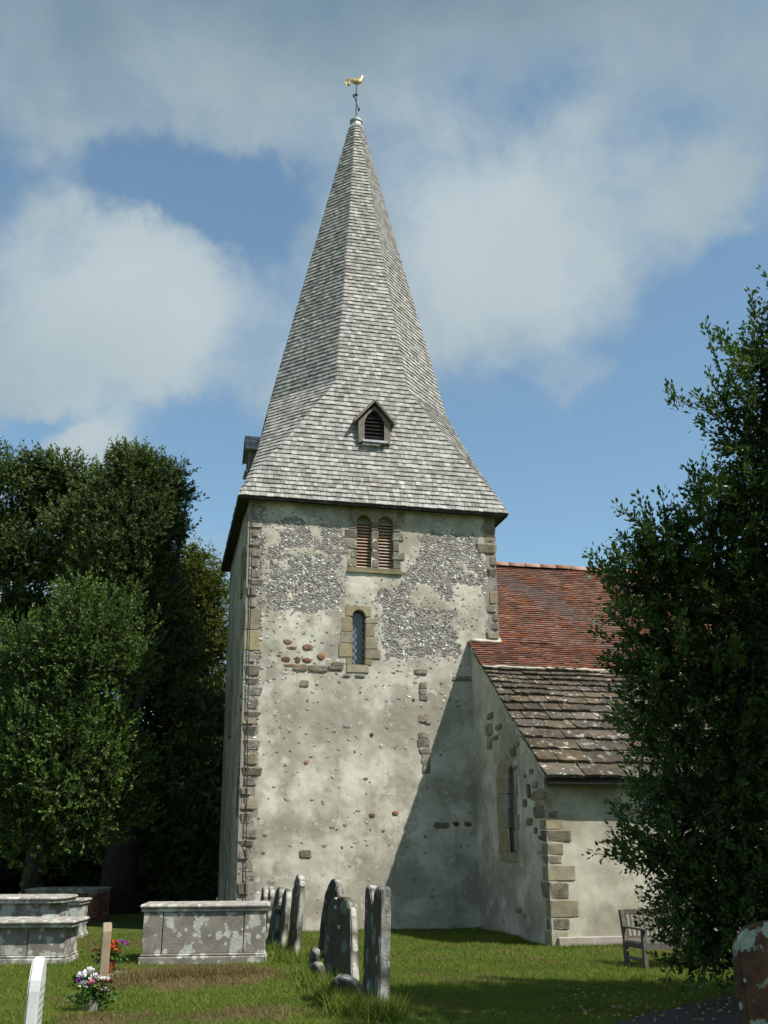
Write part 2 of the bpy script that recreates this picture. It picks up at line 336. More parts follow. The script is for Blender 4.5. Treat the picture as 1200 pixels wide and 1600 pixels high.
def gheight(x, y):
    P = np.stack([x, y, 0*x], -1); fade = np.clip((14-np.hypot(x-1, y+6))/6, 0, 1)
    h = fbm(P, .55, 3, 5)*.07*fade+fbm(P, 2.5, 3, 6)*.03*fade
    h = h+.13*sdist(x, y, M1a, M1b, .6)**1.5+.06*sdist(x, y, M2a, M2b, .45)
    return h
def axis(lo, hi, step, far):
    fine = np.arange(lo, hi+1e-6, step); out = []; d = step
    v = lo
    while v > -far: d *= 1.35; v -= d; out.append(v)
    out2 = []; d = step; v = hi
    while v < far: d *= 1.35; v += d; out2.append(v)
    return np.array(out[::-1]+list(fine)+out2)
gx, gy = axis(-6, 8, .09, 900), axis(-13, 1, .09, 900)
GX, GY = np.meshgrid(gx, gy); nx, ny = len(gx), len(gy)
ii = (np.arange(ny-1)[:, None]*nx+np.arange(nx-1)[None]).ravel()
gm = npmesh('ground', np.stack([GX.ravel(), GY.ravel(), gheight(GX.ravel(), GY.ravel())], -1), np.stack([ii, ii+1, ii+nx+1, ii+nx], -1), smooth=True, vattr={'dry': dryness(GX.ravel(), GY.ravel())})
tag(link('ground', gm, 'turf'), kind='structure')
# path, bottom right
pf = [G(905, 1618), G(1000, 1588), G(1109, 1563), G(1220, 1545), G(1340, 1525)]
dn = np.array([.75, -1.35])
PATH = [tuple(p) for p in pf]+[tuple(p+dn) for p in pf[::-1]]
V = []; F = []
for i, p in enumerate(pf):
    for t in np.linspace(0, 1, 9):
        q = p+dn*t; V.append((q[0], q[1], float(gheight(np.array([q[0]]), np.array([q[1]]))[0])+.022+.012*math.sin(math.pi*t)))
for i in range(len(pf)-1):
    for t in range(8): a = i*9+t; F.append((a, a+1, a+10, a+9))
tag(link('path', mesh('path', V, F, True), 'asphalt'), kind='structure')

# ================================================================ CHURCH
W, H, OV = 5.8, 9.087, .268
XA, LA = 5.113, 4.017
church = tag(empty('church'), 'old flint and plaster church with a tall shingled spire and red tiled roof', 'church')
def xl(z): return .11*(1-np.clip(z, 0, 9)/9.)-.03
UW = lambda x, y: un(x, y, 1, 0.)[[0, 2]]           # pixel on the tower's front wall -> (x,z)
def poly_px(f, pts): return [tuple(f(*p)) for p in pts]
c1 = lambda a, b: (340+a/2.4, 560+b/2.4); c2 = lambda a, b: (340+a/2.9639, 940+b/2.9639)
z1 = lambda a, b: (340+a/4., 760+b/4.); z2 = lambda a, b: (520+a/4.2857, 770+b/4.2857); c3 = lambda a, b: (600+a/2.6087, 960+b/2.6087)
FL = [poly_px(UW, [z1(*p) for p in P]) for P in (
    [(370, 190), (540, 220), (580, 240), (790, 240), (790, 420), (750, 520), (800, 640), (770, 780), (560, 790), (380, 800), (300, 800), (300, 620), (330, 500), (280, 420), (380, 330)],
    [(230, 190), (310, 190), (300, 250), (230, 250)])]
FL += [poly_px(UW, [z2(*p) for p in P]) for P in (
    [(520, 480), (580, 330), (650, 250), (830, 265), (960, 300), (1010, 420), (1040, 600), (980, 640), (900, 640), (700, 640), (480, 600)],
    [(390, 620), (480, 590), (600, 600), (560, 640), (500, 700), (520, 780), (700, 790), (840, 770), (850, 840), (760, 870), (830, 950), (830, 1060), (790, 1120), (600, 1090), (520, 1080), (430, 1110), (350, 1110), (340, 960), (320, 830), (280, 720), (300, 660)],
    [(620, 560), (780, 600), (820, 680), (740, 720), (690, 660)])]
BARE = [poly_px(UW, [z1(*p) for p in P]) for P in (
    [(420, 400), (560, 380), (690, 400), (690, 435), (600, 450), (430, 450)], [(580, 240), (640, 245), (640, 350), (590, 350)], [(340, 470), (450, 470), (450, 520), (360, 500)],
    [(400, 670), (440, 670), (480, 730), (430, 735)], [(310, 200), (420, 250), (430, 285), (350, 270)])]
BARE += [poly_px(UW, [z2(*p) for p in P]) for P in ([(830, 460), (890, 470), (960, 560), (900, 560)], [(480, 800), (550, 790), (550, 840), (490, 840)], [(620, 840), (700, 830), (700, 880), (640, 890)], [(450, 960), (510, 980), (500, 1020), (460, 1010)])]
def flintmask(x, z):
    P = np.stack([x, z, 0*x], -1); jx = x+fbm(P, 3.3, 5, 21)*.4+fbm(P, 14., 2, 22)*.1; jz = z+fbm(P, 3.3, 5, 33)*.4+fbm(P, 14., 2, 34)*.1
    m = np.zeros(x.shape, bool)
    for p in FL: m |= inpoly(jx, jz, p)
    for p in BARE: m &= ~inpoly(jx, jz, p)
    return m
# window openings on the front (x0, x1, z0, z-spring, z-top)
def opening(pl, pr, pt, pb, f=UW):
    a = f(pl, (pt+pb)/2)[0]; b = f(pr, (pt+pb)/2)[0]; m = (pl+pr)/2; return a, b, f(m, pb)[1], f(m, pt)[1]
BW = [opening(557.8, 579.3, 806, 887), opening(591.6, 613, 808, 889)]
LW = opening(550.3, 570.8, 953, 1038)
def hole_front(x, z):
    m = np.zeros(x.shape, bool)
    for a, b, z0, z1_ in BW+[LW]: m |= (x > a-.03) & (x < b+.03) & (z > z0-.02) & (z < z1_+.02)
    return m
def wall_grid(name, fn, nu, nv, u, v, hole, disp, nrm, mat, parent, vattr=None):
    U, Vv = np.meshgrid(np.linspace(*u, nu), np.linspace(*v, nv)); P = fn(U.ravel(), Vv.ravel())
    d, fl = disp(P); Q = P+d[:, None]*np.array(nrm)
    i = (np.arange(nv-1)[:, None]*nu+np.arange(nu-1)[None]).ravel(); F = np.stack([i, i+1, i+nu+1, i+nu], -1)
    if hole is not None:
        C = P[F].mean(1); F = F[~hole(C)]
    return link(name, npmesh(name, Q, F, smooth=True, vattr={'flint': fl}), mat, parent)
def f_front(u, z): x0 = xl(z); return np.stack([x0+u*(W-x0), 0*u, z], -1)
def d_front(P):
    x, z = P[:, 0], P[:, 2]; fl = flintmask(x, z).astype(float)
    jn = fbm(P, 4., 3, 77)*.3; fl = np.maximum(fl, .8*((x-xl(z) < .34+jn) | ((z > 6.1) & (W-x < .3+jn))))
    d = fbm(P, 1.1, 4, 2)*.035+fbm(P, 7., 4, 4)*.018
    edge = np.clip(np.minimum(x-xl(z), W-x)/.1, 0, 1)
    return (d-fl*.012+fl*fbm(P, 18., 2, 8)*.02)*edge, fl
tower = wall_grid('tower_wall', f_front, 170, 270, (0, 1), (-.3, H), lambda C: hole_front(C[:, 0], C[:, 2]), d_front, (0, -1, 0), 'plaster', church)
def f_west(u, z): return np.stack([xl(z), (1-u)*W, z], -1)
wall_grid('west_wall', f_west, 60, 100, (0, 1), (-.3, H), None, lambda P: ((fbm(P, 1.3, 4, 12)*.05+fbm(P, 5, 3, 14)*.02)*np.clip(np.minimum(P[:, 1], W-P[:, 1])/.15, 0, 1), 0*P[:, 0]), (-1, 0, 0), 'aisle_plaster', church)
wall_grid('north_wall', lambda u, z: np.stack([xl(z)+(1-u)*(W-xl(z)), 0*u+W, z], -1), 30, 50, (0, 1), (-.3, H), None, lambda P: (0*P[:, 0], 0*P[:, 0]), (0, 1, 0), 'plaster', church)
wall_grid('east_wall', lambda u, z: np.stack([0*u+W, u*W, z], -1), 30, 50, (0, 1), (-.3, H), None, lambda P: (0*P[:, 0], 0*P[:, 0]), (1, 0, 0), 'plaster', church)
MB().box((W/2, W/2, 4.4), (W-1.2, W-1.2, 9.)).build('dark_core', 'dark', church)

# --- flints: the packed ones (too small to pick out) as one mesh, single ones as parts
ico = bmesh.new(); bmesh.ops.create_icosphere(ico, subdivisions=1, radius=.5)
IV = np.array([v.co[:] for v in ico.verts]); IF = np.array([[v.index for v in f.verts] for f in ico.faces]); ico.free()
N0 = 48000
fx, fz = rng.uniform(.05, W-.05, N0), rng.uniform(4.5, 9., N0)
fx[-9000:] = rng.uniform(.1, 5.1, 9000); fz[-9000:] = rng.uniform(.2, 6.5, 9000)**1.0
k = (flintmask(fx, fz) | (flintmask(fx+rng.normal(0, .22, N0), fz+rng.normal(0, .22, N0)) & (rng.random(N0) < .1)) | (rng.random(N0) < .009) | ((fx-.05 < .33) & (rng.random(N0) < .35))) & ~hole_front(fx, fz); fx, fz = fx[k], fz[k]
cell = {}; keep = []
for i in range(len(fx)):
    r_ = .052 if rng.random() < .8 else .075
    key = (int(fx[i]/.046), int(fz[i]/.038))
    if key in cell: continue
    cell[key] = 1; keep.append(i)
fx, fz = fx[keep], fz[keep]; n = len(fx)
sc = np.stack([rng.uniform(.04, .1, n), rng.uniform(.016, .034, n), rng.uniform(.028, .06, n)], -1)
ang = rng.normal(0, .5, n); lv = IV[None]*rng.uniform(.7, 1.15, (n, len(IV), 1))*sc[:, None]
ca, sa = np.cos(ang)[:, None], np.sin(ang)[:, None]
fd = d_front(np.stack([fx, 0*fx, fz], -1))[0]
pv = np.stack([lv[..., 0]*ca-lv[..., 2]*sa+fx[:, None], lv[..., 1]-fd[:, None]+.001, lv[..., 0]*sa+lv[..., 2]*ca+fz[:, None]], -1)
o = link('flints', npmesh('flints', pv.reshape(-1, 3), (IF[None]+np.arange(n)[:, None, None]*len(IV)).reshape(-1, 3), tint=np.repeat(rng.random(n), len(IF))), 'flint', tower); o['kind'] = 'stuff'
singles = """370 100 10 8,365 118 8 7,440 158 12 8,485 190 14 12,507 142 10 10,230 165 18 10,185 185 14 8,228 125 12 8,560 148 8 10,262 360 16 8,440 420 16 12,415 380 8 8,460 382 16 14,275 465 14 8,265 525 10 7,345 555 10 7,275 550 8 7,290 582 18 14,333 600 12 8,310 630 10 12,235 610 9 7,240 648 8 8,510 585 10 9,540 602 16 7,598 578 26 16,660 420 12 9,470 560 8 5,512 645 16 8,610 640 20 9,645 625 12 8,785 582 16 14,755 668 16 16,822 675 9 12,872 680 10 12,560 685 14 9,635 695 10 14,665 705 8 7,448 668 12 7,276 695 14 9,335 692 11 11,212 708 10 8,186 700 8 9,410 612 12 8,432 720 16 8,510 720 12 7,550 775 12 7,318 788 12 7,370 788 10 6,532 812 8 12,685 822 20 14,705 835 10 8,262 858 16 10,320 918 22 13,487 930 16 20,563 858 8 8,650 970 18 9,530 1045 20 12,588 1035 16 12,767 1062 14 14,692 1025 14 12,218 1082 18 12,495 1130 18 11,575 1138 10 12,335 1130 14 8,212 1165 14 9,245 1300 28 18,612 1222 12 10,420 1185 24 14,795 1125 8 10,640 1115 22 7,685 1105 12 8,620 1135 12 7,915 375 14 14,880 400 8 10,815 330 18 12,750 325 12 10,840 450 14 7,1040 425 14 9,205 310 14 10,250 300 10 8,310 330 26 9,270 420 14 8,480 345 12 9""".split(',')
for s in singles:
    a, b, wd, hg = map(float, s.split()); x, z = UW(*c2(a, b)); k = 1/2.9639/66.*1.45
    o = block('flint', LF, tower, (x, -float(d_front(np.array([[x, 0., z]]))[0][0])+.002, z), (wd*k, 0, wd*k*random.uniform(-.5, .5)), (0, .027, 0), (random.uniform(-.3, .3)*hg*k, 0, hg*k))
for s in "505 1040,600 1240,150 1180,300 655".split(): pass
browns = "325 188 46 30,415 212 48 32,480 255 40 34,312 268 46 34,415 272 50 26,366 270 36 30,340 215 50 18,292 235 20 10,285 250 22 10,330 295 60 14,714 990 28 20,822 980 30 20,713 615 18 18,410 745 22 22,906 455 16 16"
for s in browns.split(','):
    a, b, wd, hg = map(float, s.split()); x, z = UW(*c2(a, b)); k = 1/2.9639/66.*1.1
    block('brown_stone', LI, tower, (x, -.004, z), (wd*k, 0, wd*k*random.uniform(-.2, .2)), (0, .04, 0), (0, 0, hg*k))
greys = "385 305 60 26,465 310 74 26,555 290 50 18,550 308 60 18,690 1300 0 0,945 325 52 22,950 390 36 30,952 420 32 24,955 445 36 24,952 540 44 36,975 560 24 12,955 620 40 26,955 655 50 34,960 690 44 26,962 730 36 40,965 770 34 44,600 342 30 10,660 345 40 10,400 380 36 26,1035 1035 66 22,1000 1250 0 0,405 1170 40 30"
for s in greys.split(','):
    a, b, wd, hg = map(float, s.split())
    if not wd: continue
    x, z = UW(*c2(a, b)); k = 1/2.9639/66.*1.05
    block('rubble_stone', QR, tower, (x, 0, z), (wd*k, 0, 0), (0, .05, 0), (0, 0, hg*k))
for a, b, wd, hg in ((303, 262, 46, 16), (345, 262, 36, 18), (215, 862, 30, 22), (250, 862, 26, 20), (293, 856, 36, 26), (342, 856, 34, 26)):   # bricks and stones in the shaded part
    x, z = UW(*c3(a, b)); k = 1/2.6087/66.*1.05
    block('rubble_stone', LI if b > 800 else QU, tower, (x, 0, z), (wd*k, 0, 0), (0, .05, 0), (0, 0, hg*k))
for a, b in ((343, 942), (312, 945), (120, 1078), (197, 1148), (165, 970), (230, 572)):   # putlog holes and dark flints
    x, z = UW(*c3(a, b)); block('flint', LF, tower, (x, 0, z), (.09, 0, .02), (0, .04, 0), (0, 0, .07))
# --- quoins of the tower
z = -.05
while z < 8.85:
    h = random.uniform(.12, .3); lg = random.random() < .5; x0 = float(xl(z+h/2)); wd = random.uniform(.34, .46) if lg else random.uniform(.25, .33); dp = .3 if lg else .45
    zt = UW(390, 991)[1]
    if abs(z+h/2-zt) < .28: h = .46; wd = .36; m = GS
    else: m = QR
    block('quoin_stone', m, tower, (x0+wd/2-.004, dp/2-.008, z+h/2), (wd, 0, 0), (0, dp, 0), (0, 0, h-.004)); z += h
z = 6.1
while z < 8.95:
    h = random.uniform(.17, .34); wd = random.choice((.26, .34, .5)) if random.random() < .7 else .2
    h = min(h, 9.02-z)
    if h < .08: break
    block('quoin_stone', QR if random.random() < .85 else GS, tower, (W-wd/2+.012, .2-.014, z+h/2), (wd, 0, 0), (0, .4, 0), (0, 0, h-.018)); z += h
# --- lightning cable
V = [tuple(np.array([UW(*p)[0], -.045, UW(*p)[1]])) for p in ((395, 788), (391, 960), (389, 1000), (387, 1100), (386, 1200), (384.5, 1300), (383, 1405), (382, 1455))]
MB().tube(V, .011, 5).build('lightning_cable', 'iron', church)
# --- arch helper
def arch_pts(a, b, zs, zt, n=10, pointed=0.):
    c = (a+b)/2; hw = (b-a)/2; P = []
    for i in range(n+1):
        q = math.pi*i/n; x = -math.cos(q); y = math.sin(q)
        if pointed: y = (1-abs(x)**1.6)
        P.append((c+hw*x, zs+(zt-zs)*y))
    return P
# --- belfry window: two louvred lights
for a, b, z0, zt in BW:
    win = MB().prism([(a-.03, z0), (b+.03, z0), (b+.03, zt+.05), (a-.03, zt+.05)], (0, .24, 0), Xv, Zv, (0, .02, 0)).build('belfry_window', 'dark', church)
    zs = zt-(b-a)/2; m = 15
    for i in range(m):
        zz = z0+.03+(zt-.12-z0)*i/m; hw = (b-a)/2
        if zz > zs: hw = math.sqrt(max(.0004, hw*hw-(zz-zs)**2))
        o = link('slat', bpy.data.meshes.get('slat_mesh') or MB().box((0, 0, 0), (1, .11, .016)).build('tmp', 'louvre').data, None, win)
        if 'slat_mesh' not in bpy.data.meshes:
            o.data.name = 'slat_mesh'; t = [x for x in COL.objects if x.name.startswith('tmp')]
            for x in t: bpy.data.objects.remove(x)
        cs, sn = math.cos(R(38)), math.sin(R(38)); frame(o, (2*hw+.02, 0, 0), (0, cs, sn), (0, -sn, cs), ((a+b)/2, .12, zz+.03))
    MB().prism(arch_pts(a, b, zs, zt)+[], (0, .10, 0), Xv, Zv, (0, .03, 0)).build('tympanum_board', 'timber', win)
    # reveal of the arched head
    P = arch_pts(a-.012, b+.012, zs, zt+.012); Q = arch_pts(a-.11, b+.11, zs, zt+.12)
    for i in range(0, 10, 2):
        MB().prism([P[i], P[i+1], P[i+2], Q[i+2], Q[i+1], Q[i]], (0, .2, 0), Xv, Zv, (0, -.235, 0)).build('arch_stone', 'greensand', win, bevel=.008)
(a0_, b0_, s0, t0), (a1_, b1_, s1, t1) = BW
zs0 = t0-(b0_-a0_)/2
def jamb(name, x0, x1, za, zb, mats, parent, y=-.018, dp=.26):
    block(name, mats, parent, ((x0+x1)/2, y+dp/2, (za+zb)/2), (x1-x0, 0, 0), (0, dp, 0), (0, 0, zb-za-.012))
z = s0
for i, h in enumerate((.22, .2, .26, .22, .3)):
    if z+h > zs0+.02: h = max(.05, zs0-z)
    wl = (.22, .14, .3, .32, .2)[i]; wr = (.2, .3, .16, .28, .22)[i]
    jamb('jamb_stone', a0_-wl, a0_-.005, z, z+h, QU, church); jamb('jamb_stone', b1_+.005, b1_+wr, z, z+h, QU, church)
    jamb('mullion_stone', b0_+.005, a1_-.005, z, z+h, QU, church, -.012); z += h
jamb('window_sill', a0_-.22, b1_+.2, s0-.13, s0, GS, church, -.05, .34)
for x0, x1 in ((a0_-.2, a0_-.115), (b0_+.115, a1_-.115), (b1_+.115, b1_+.3)): 
    if x1-x0 > .03: jamb('spandrel_stone', x0, x1, zs0+.02, t0+.16, GS, church, -.012)
# --- lancet with leaded glass
a, b, z0, zt = LW; zs = zt-(b-a)/2
lan = MB().prism([(a-.02, z0)]+[(b+.02, z0)]+arch_pts(a-.02, b+.02, zs, zt+.02)[::-1], (0, .17, 0), Xv, Zv, (0, .02, 0)).build('lancet_window', 'glass', church)
mb = MB(); st = .112; hw = (b-a)/2; cx_ = (a+b)/2
for sgn in (1, -1):
    for i in range(-12, 22):
        # diagonal bars x = a + s, z = z0 + i*st*1.5 + sgn*1.5*(x-a)
        pts = []
        for x in np.linspace(a, b, 9):
            zz = z0+i*st*1.45+sgn*1.45*(x-a); top = zs+math.sqrt(max(0, hw*hw-(x-cx_)**2))
            if z0 < zz < top: pts.append((x, .162, zz))
        if len(pts) > 1: mb.tube([pts[0], pts[-1]], .0075, 4, False)
mb.build('lead_lattice', 'came', lan)
P = arch_pts(a, b, zs, zt, 12); c_ = z2
def zz_(b_): return UW(*z2(170, b_))[1]
def xx_(a_): return UW(*z2(a_, 950))[0]
for half in (0, 1):
    pts = P[:7] if half == 0 else P[6:]
    e = xx_(85) if half == 0 else xx_(255)
    poly = ([(e, zs), (a, zs)][:1]+pts+[(cx_, zz_(757)), (e, zz_(757))]) if half == 0 else (pts+[(e, zs), (e, zz_(757)), (cx_, zz_(757))])
    MB().prism(poly, (0, .17, 0), Xv, Zv, (0, -.188, 0)).build('head_stone', 'greensand', lan, bevel=.006)
for x0, ya, yb in ((60, 835, 935), (50, 935, 1010), (42, 1010, 1105), (95, 1105, 1152)): jamb('jamb_stone', xx_(x0), a, zz_(yb), min(zz_(ya), zs), GS, lan, -.016, .2)
for x1, ya, yb in ((305, 835, 872), (280, 872, 960), (300, 960, 1045), (320, 1045, 1110), (262, 1110, 1152)): jamb('jamb_stone', b, xx_(x1), zz_(yb), min(zz_(ya), zs), GS, lan, -.016, .2)
jamb('window_sill', xx_(95), xx_(238), zz_(1205), zz_(1150), GS, lan, -.02, .24)
# --- slits on the west wall, seen edge-on
for ya, yb, za, zb in ((.75, 1.0, 7.1, 8.1), (3.2, 3.42, 4.2, 5.6)):
    o = MB().box((float(xl(za))-.0, (ya+yb)/2, (za+zb)/2), (.07, yb-ya, zb-za)).build('slit_window', 'dark', church)
    for y in (ya-.08, yb+.08): block('jamb_stone', GS, o, (float(xl(za))+.03, y, (za+zb)/2), (.16, 0, 0), (0, .15, 0), (0, 0, zb-za+.1))
for ya, za, zb in ((2.2, .9, 1.9), (3.0, .2, 2.6), (.4, 2.2, 3.1)):
    block('rubble_stone', QU, church, (float(xl(za))+.02, ya, (za+zb)/2), (.09, 0, 0), (0, .25, 0), (0, 0, zb-za))

# ---------------------------------------------------------------- roof coverings
def shingle_unit(name, mat, lift=1.0, irr=0., seed=0, curve=0.):
    r = random.Random(seed); j = lambda: r.uniform(-irr, irr)
    n = 4 if irr else 1; xs = np.linspace(-.5, .5, n+1); T = []; B = []; U = []
    for i, x in enumerate(xs):
        yy = j()*.5 if irr else 0; T.append((x, yy, 1.+j())); B.append((x, yy-.01*(irr > 0), 0.)); U.append((x, 1., .12))
    V = T+B+U; m = n+1; F = []
    for i in range(n): F += [(i, i+1, 2*m+i+1, 2*m+i), (m+i, m+i+1, i+1, i)]
    F += [(m, 0, 2*m), (n, m+n, 2*m+n)]
    me = mesh(name, V, F); me.materials.append(MAT[mat]); return me
class Pieces:                                        # joined small pieces
    def __init__(s): s.V = []; s.T = []
    def quad(s, l0, r0, r1, l1, n, t):
        s.V.append([l0+n*t, r0+n*t, r1+n*t*.12, l1+n*t*.12, l0-n*.004, r0-n*.004]); s.T.append(random.random())
    def build(s, name, mat, parent):
        k = len(s.V); V = np.array(s.V).reshape(-1, 3); b = np.arange(k)[:, None]*6
        F = np.concatenate([b+np.array([[0, 1, 2, 3]]), b+np.array([[4, 5, 1, 0]]), b+np.array([[4, 0, 3, 3]]), b+np.array([[1, 5, 2, 2]])])
        q = np.concatenate([np.concatenate([b+np.array([[0, 1, 2]]), b+np.array([[0, 2, 3]]), b+np.array([[4, 5, 1]]), b+np.array([[4, 1, 0]]), b+np.array([[4, 0, 3]]), b+np.array([[1, 5, 2]])])])
        o = link(name, npmesh(name, V, q, tint=np.tile(np.array(s.T), 6)), mat, parent); o['kind'] = 'stuff'; return o
# --- spire
ZT, ZTOP = 12.485, 22.352; CX, CY = W/2+.012, W/2-.05
KZ = np.array([H, 9.94, 10.79, 11.64, ZT]); KA = np.array([W/2+OV, 2.885, 2.67, 2.495, 2.352]); KC = np.array([W/2+OV, 2.68, 2.06, 1.50, .905])
def spl(z, K):                                       # smooth monotone interpolation
    d = np.diff(K)/np.diff(KZ); m = np.concatenate([[d[0]], (d[1:]+d[:-1])/2, [d[-1]]])
    i = int(np.clip(np.searchsorted(KZ, z)-1, 0, len(KZ)-2)); h = KZ[i+1]-KZ[i]; t = (z-KZ[i])/h
    return (2*t**3-3*t*t+1)*K[i]+(t**3-2*t*t+t)*h*m[i]+(-2*t**3+3*t*t)*K[i+1]+(t**3-t*t)*h*m[i+1]
def oct_(z):
    if z <= ZT: a, c = spl(z, KA), spl(z, KC)
    else: t = (z-ZT)/(ZTOP-ZT); a = 2.352+(.182-2.352)*t; c = a*(.385-.05*t)
    ox = (CX-W/2)*min(1, (z-H)/3); oy = (CY-W/2)*min(1, (z-H)/3)
    return np.array([(W/2+ox+x, W/2+oy+y, z) for x, y in ((-c, -a), (c, -a), (a, -c), (a, c), (c, a), (-c, a), (-a, c), (-a, -c))])
zs_ = [H]
while zs_[-1] < ZTOP-.16:
    z = zs_[-1]; a0 = oct_(z); a1 = oct_(z+.1); sl_ = np.linalg.norm((a1[0]+a1[1]-a0[0]-a0[1])/2)/.1
    zs_.append(z+.128/sl_)
zs_.append(ZTOP)
rings = [oct_(z) for z in zs_]
V = np.concatenate([r_-np.array([0, 0, .03]) for r_ in rings]); nr = len(rings)
spire = link('spire', mesh('spire', V, [(i*8+k, i*8+(k+1) % 8, (i+1)*8+(k+1) % 8, (i+1)*8+k) for i in range(nr-1) for k in range(8)]+[tuple((nr-1)*8+k for k in range(8))]), 'soffit', church)
SU = [shingle_unit('shingle', 'shingle')]
pc = Pieces(); cnt = 0
for i in range(nr-1):
    for k in range(8):
        L0, R0, L1, R1 = rings[i][k], rings[i][(k+1) % 8], rings[i+1][k], rings[i+1][(k+1) % 8]
        w0 = np.linalg.norm(R0-L0); w1 = np.linalg.norm(R1-L1)
        if max(w0, w1) < .03: continue
        c0, c1_ = (L0+R0)/2, (L1+R1)/2; t = (R1-L1)/max(w1, 1e-6); up = c1_-c0; nn = np.cross(t, up); nn /= np.linalg.norm(nn)
        s = -w0/2
        while s < w0/2-1e-6:
            e = s+random.uniform(.075, .165)
            if e > w0/2-.05: e = w0/2
            sa_, ea_ = max(min(s, w1/2), -w1/2), max(min(e, w1/2), -w1/2)
            if s == -w0/2 and (w1 > w0 or True): sa_ = -w1/2
            if e == w0/2: ea_ = w1/2
            th = random.uniform(.02, .034); jl = random.uniform(-.006, .004)
            inside = k == 0 and abs(s) < w1/2 and abs(e) < w1/2
            if inside and cnt < 300:
                o = bpy.data.objects.new('shingle', SU[0]); COL.objects.link(o); o.parent = spire
                frame(o, t*(e-s-.006), up*1.02, nn*th*1.1, c0+t*(s+e)/2+up*jl/.128); cnt += 1
            else:
                g_ = .003 if e-s > .02 else 0
                pc.quad(c0+t*(s+g_)+up*jl/.128, c0+t*(e-g_)+up*jl/.128, c1_+t*ea_, c1_+t*sa_, nn, th)
            s = e
pc.build('shingles', 'shingle', spire)
# soffit and wall plate
mb = MB(); hw = W/2+OV-.01
mb.add([(W/2+sx*q, W/2+sy*q, z) for q, z in ((hw, H-.012), (W/2-.1, H-.012)) for sx, sy in ((-1, -1), (1, -1), (1, 1), (-1, 1))], [(i, (i+1) % 4, 4+(i+1) % 4, 4+i) for i in range(4)])
for sx, sy in ((0, -1), (0, 1), (-1, 0), (1, 0)):
    L = 2*hw-.0; c = (W/2+sx*(hw-.012), W/2+sy*(hw-.012), H-.035)
    mb.box(c, (L if sy else .024, L-.05 if sx else .024, .045))
mb.build('eave_soffit', 'soffit', church)
# --- spire lights (small gabled dormers)
def dormer(rot):
    d = empty('spire_dormer'); d.parent = church
    ctr = Matrix.Translation((W/2, W/2, 0)) @ Matrix.Rotation(rot, 4, 'Z') @ Matrix.Translation((-W/2, -W/2, 0)); d.matrix_basis = ctr
    yf = 0.
    for _ in range(8): yf = W/2-.05-spl(un(583, 693, 1, yf)[2], KA)-.07          # face plane
    q = lambda x, y: un(x, y, 1, yf)
    zb, zs, zt = q(583, 693)[2], q(583, 660)[2], q(583, 629)[2]; x0, x1 = q(560, 680)[0], q(610, 680)[0]; cx = (x0+x1)/2; hw = (x1-x0)/2
    yb = 1.35
    ow = hw*.62; oz = zs+.30
    op = [(-ow, zb+.06), (-ow, zs), (-ow*.75, zs+.16), (-ow*.35, zs+.28), (0, oz+.04), (ow*.35, zs+.28), (ow*.75, zs+.16), (ow, zs), (ow, zb+.06)]
    for sgn in (-1, 1):
        pl = [(sgn*hw, zb), (sgn*ow, zb+.06)]+[(sgn*abs(x), z) for x, z in op[1:5]]+[(0, zt-.08), (sgn*hw, zs+.02)]
        MB().prism(pl, (cx, yf, 0), Xv, Zv, (0, .05, 0)).build('face_board', 'timber', d)
        MB().box((cx+sgn*(hw-.02), (yf+.05+yb)/2, (zb+zs)/2), (.035, yb-yf-.06, zs-zb)).build('cheek', 'timber', d)
        # roof slope with small boards
        a_ = np.array((cx, 0, zt)); e_ = np.array((cx+sgn*(hw+.08), 0, zs-.03)); v = e_-a_; ln = np.linalg.norm(v); v /= ln; nn = np.array((-v[2]*sgn, 0, v[0]*sgn)); nn = nn if nn[2] > 0 else -nn
        MB().add([a_+v*t_*ln+Yv*y+nn*h for y in (yf-.09, yb) for h in (0, .05) for t_ in (0, 1)], [(0, 1, 3, 2), (4, 6, 7, 5), (0, 4, 5, 1), (2, 3, 7, 6), (1, 5, 7, 3), (0, 2, 6, 4)]).build('dormer_roof', 'timber', d)
        for r_ in range(4):
            for c_ in range(11):
                p0 = a_+v*ln*(r_+1)/4+nn*.052+Yv*(yf-.095+.14*c_); 
                o = bpy.data.objects.new('shingle', DS); COL.objects.link(o); o.parent = d
                X_ = Yv*.135 if sgn > 0 else -Yv*.135
                frame(o, X_, -v*ln/4*1.05, nn*.016, p0+Yv*.07)
        MB().prism([(0, 0), (1, 0), (1, 1), (0, 1)], a_+Yv*(yf-.10)+nn*.0-v*.0, v*(ln+.01), nn*.075-np.array((0, 0, .05)), (0, .03, 0)).build('barge_board', 'timber', d)
    MB().prism(op, (cx, yf+.12, 0), Xv, Zv, (0, .03, 0)).build('opening', 'dark', d)
    for i in range(7):
        zz = zb+.1+i*.095; wd = ow if zz < zs else ow*max(.15, 1-(zz-zs)/.36)
        MB().box((cx, yf+.07, zz), (2*wd, .06, .014)).build('slat', 'soffit', d)
    MB().box((cx, yf-.02, zb+.035), (2*ow+.1, .12, .05)).build('dormer_sill', 'lead', d)
DS = shingle_unit('shingle', 'shingle')
dormer(0.); dormer(-math.pi/2)
# --- lead cap of the spire
ax = oct_(ZTOP).mean(0)
MB().lathe([(.185, -.1), (.165, .12), (.195, .14), (.2, .2), (.165, .21), (.14, .27), (.08, .31), (.04, .36)], ax, 14).build('spire_cap', 'lead', church, smooth=False)

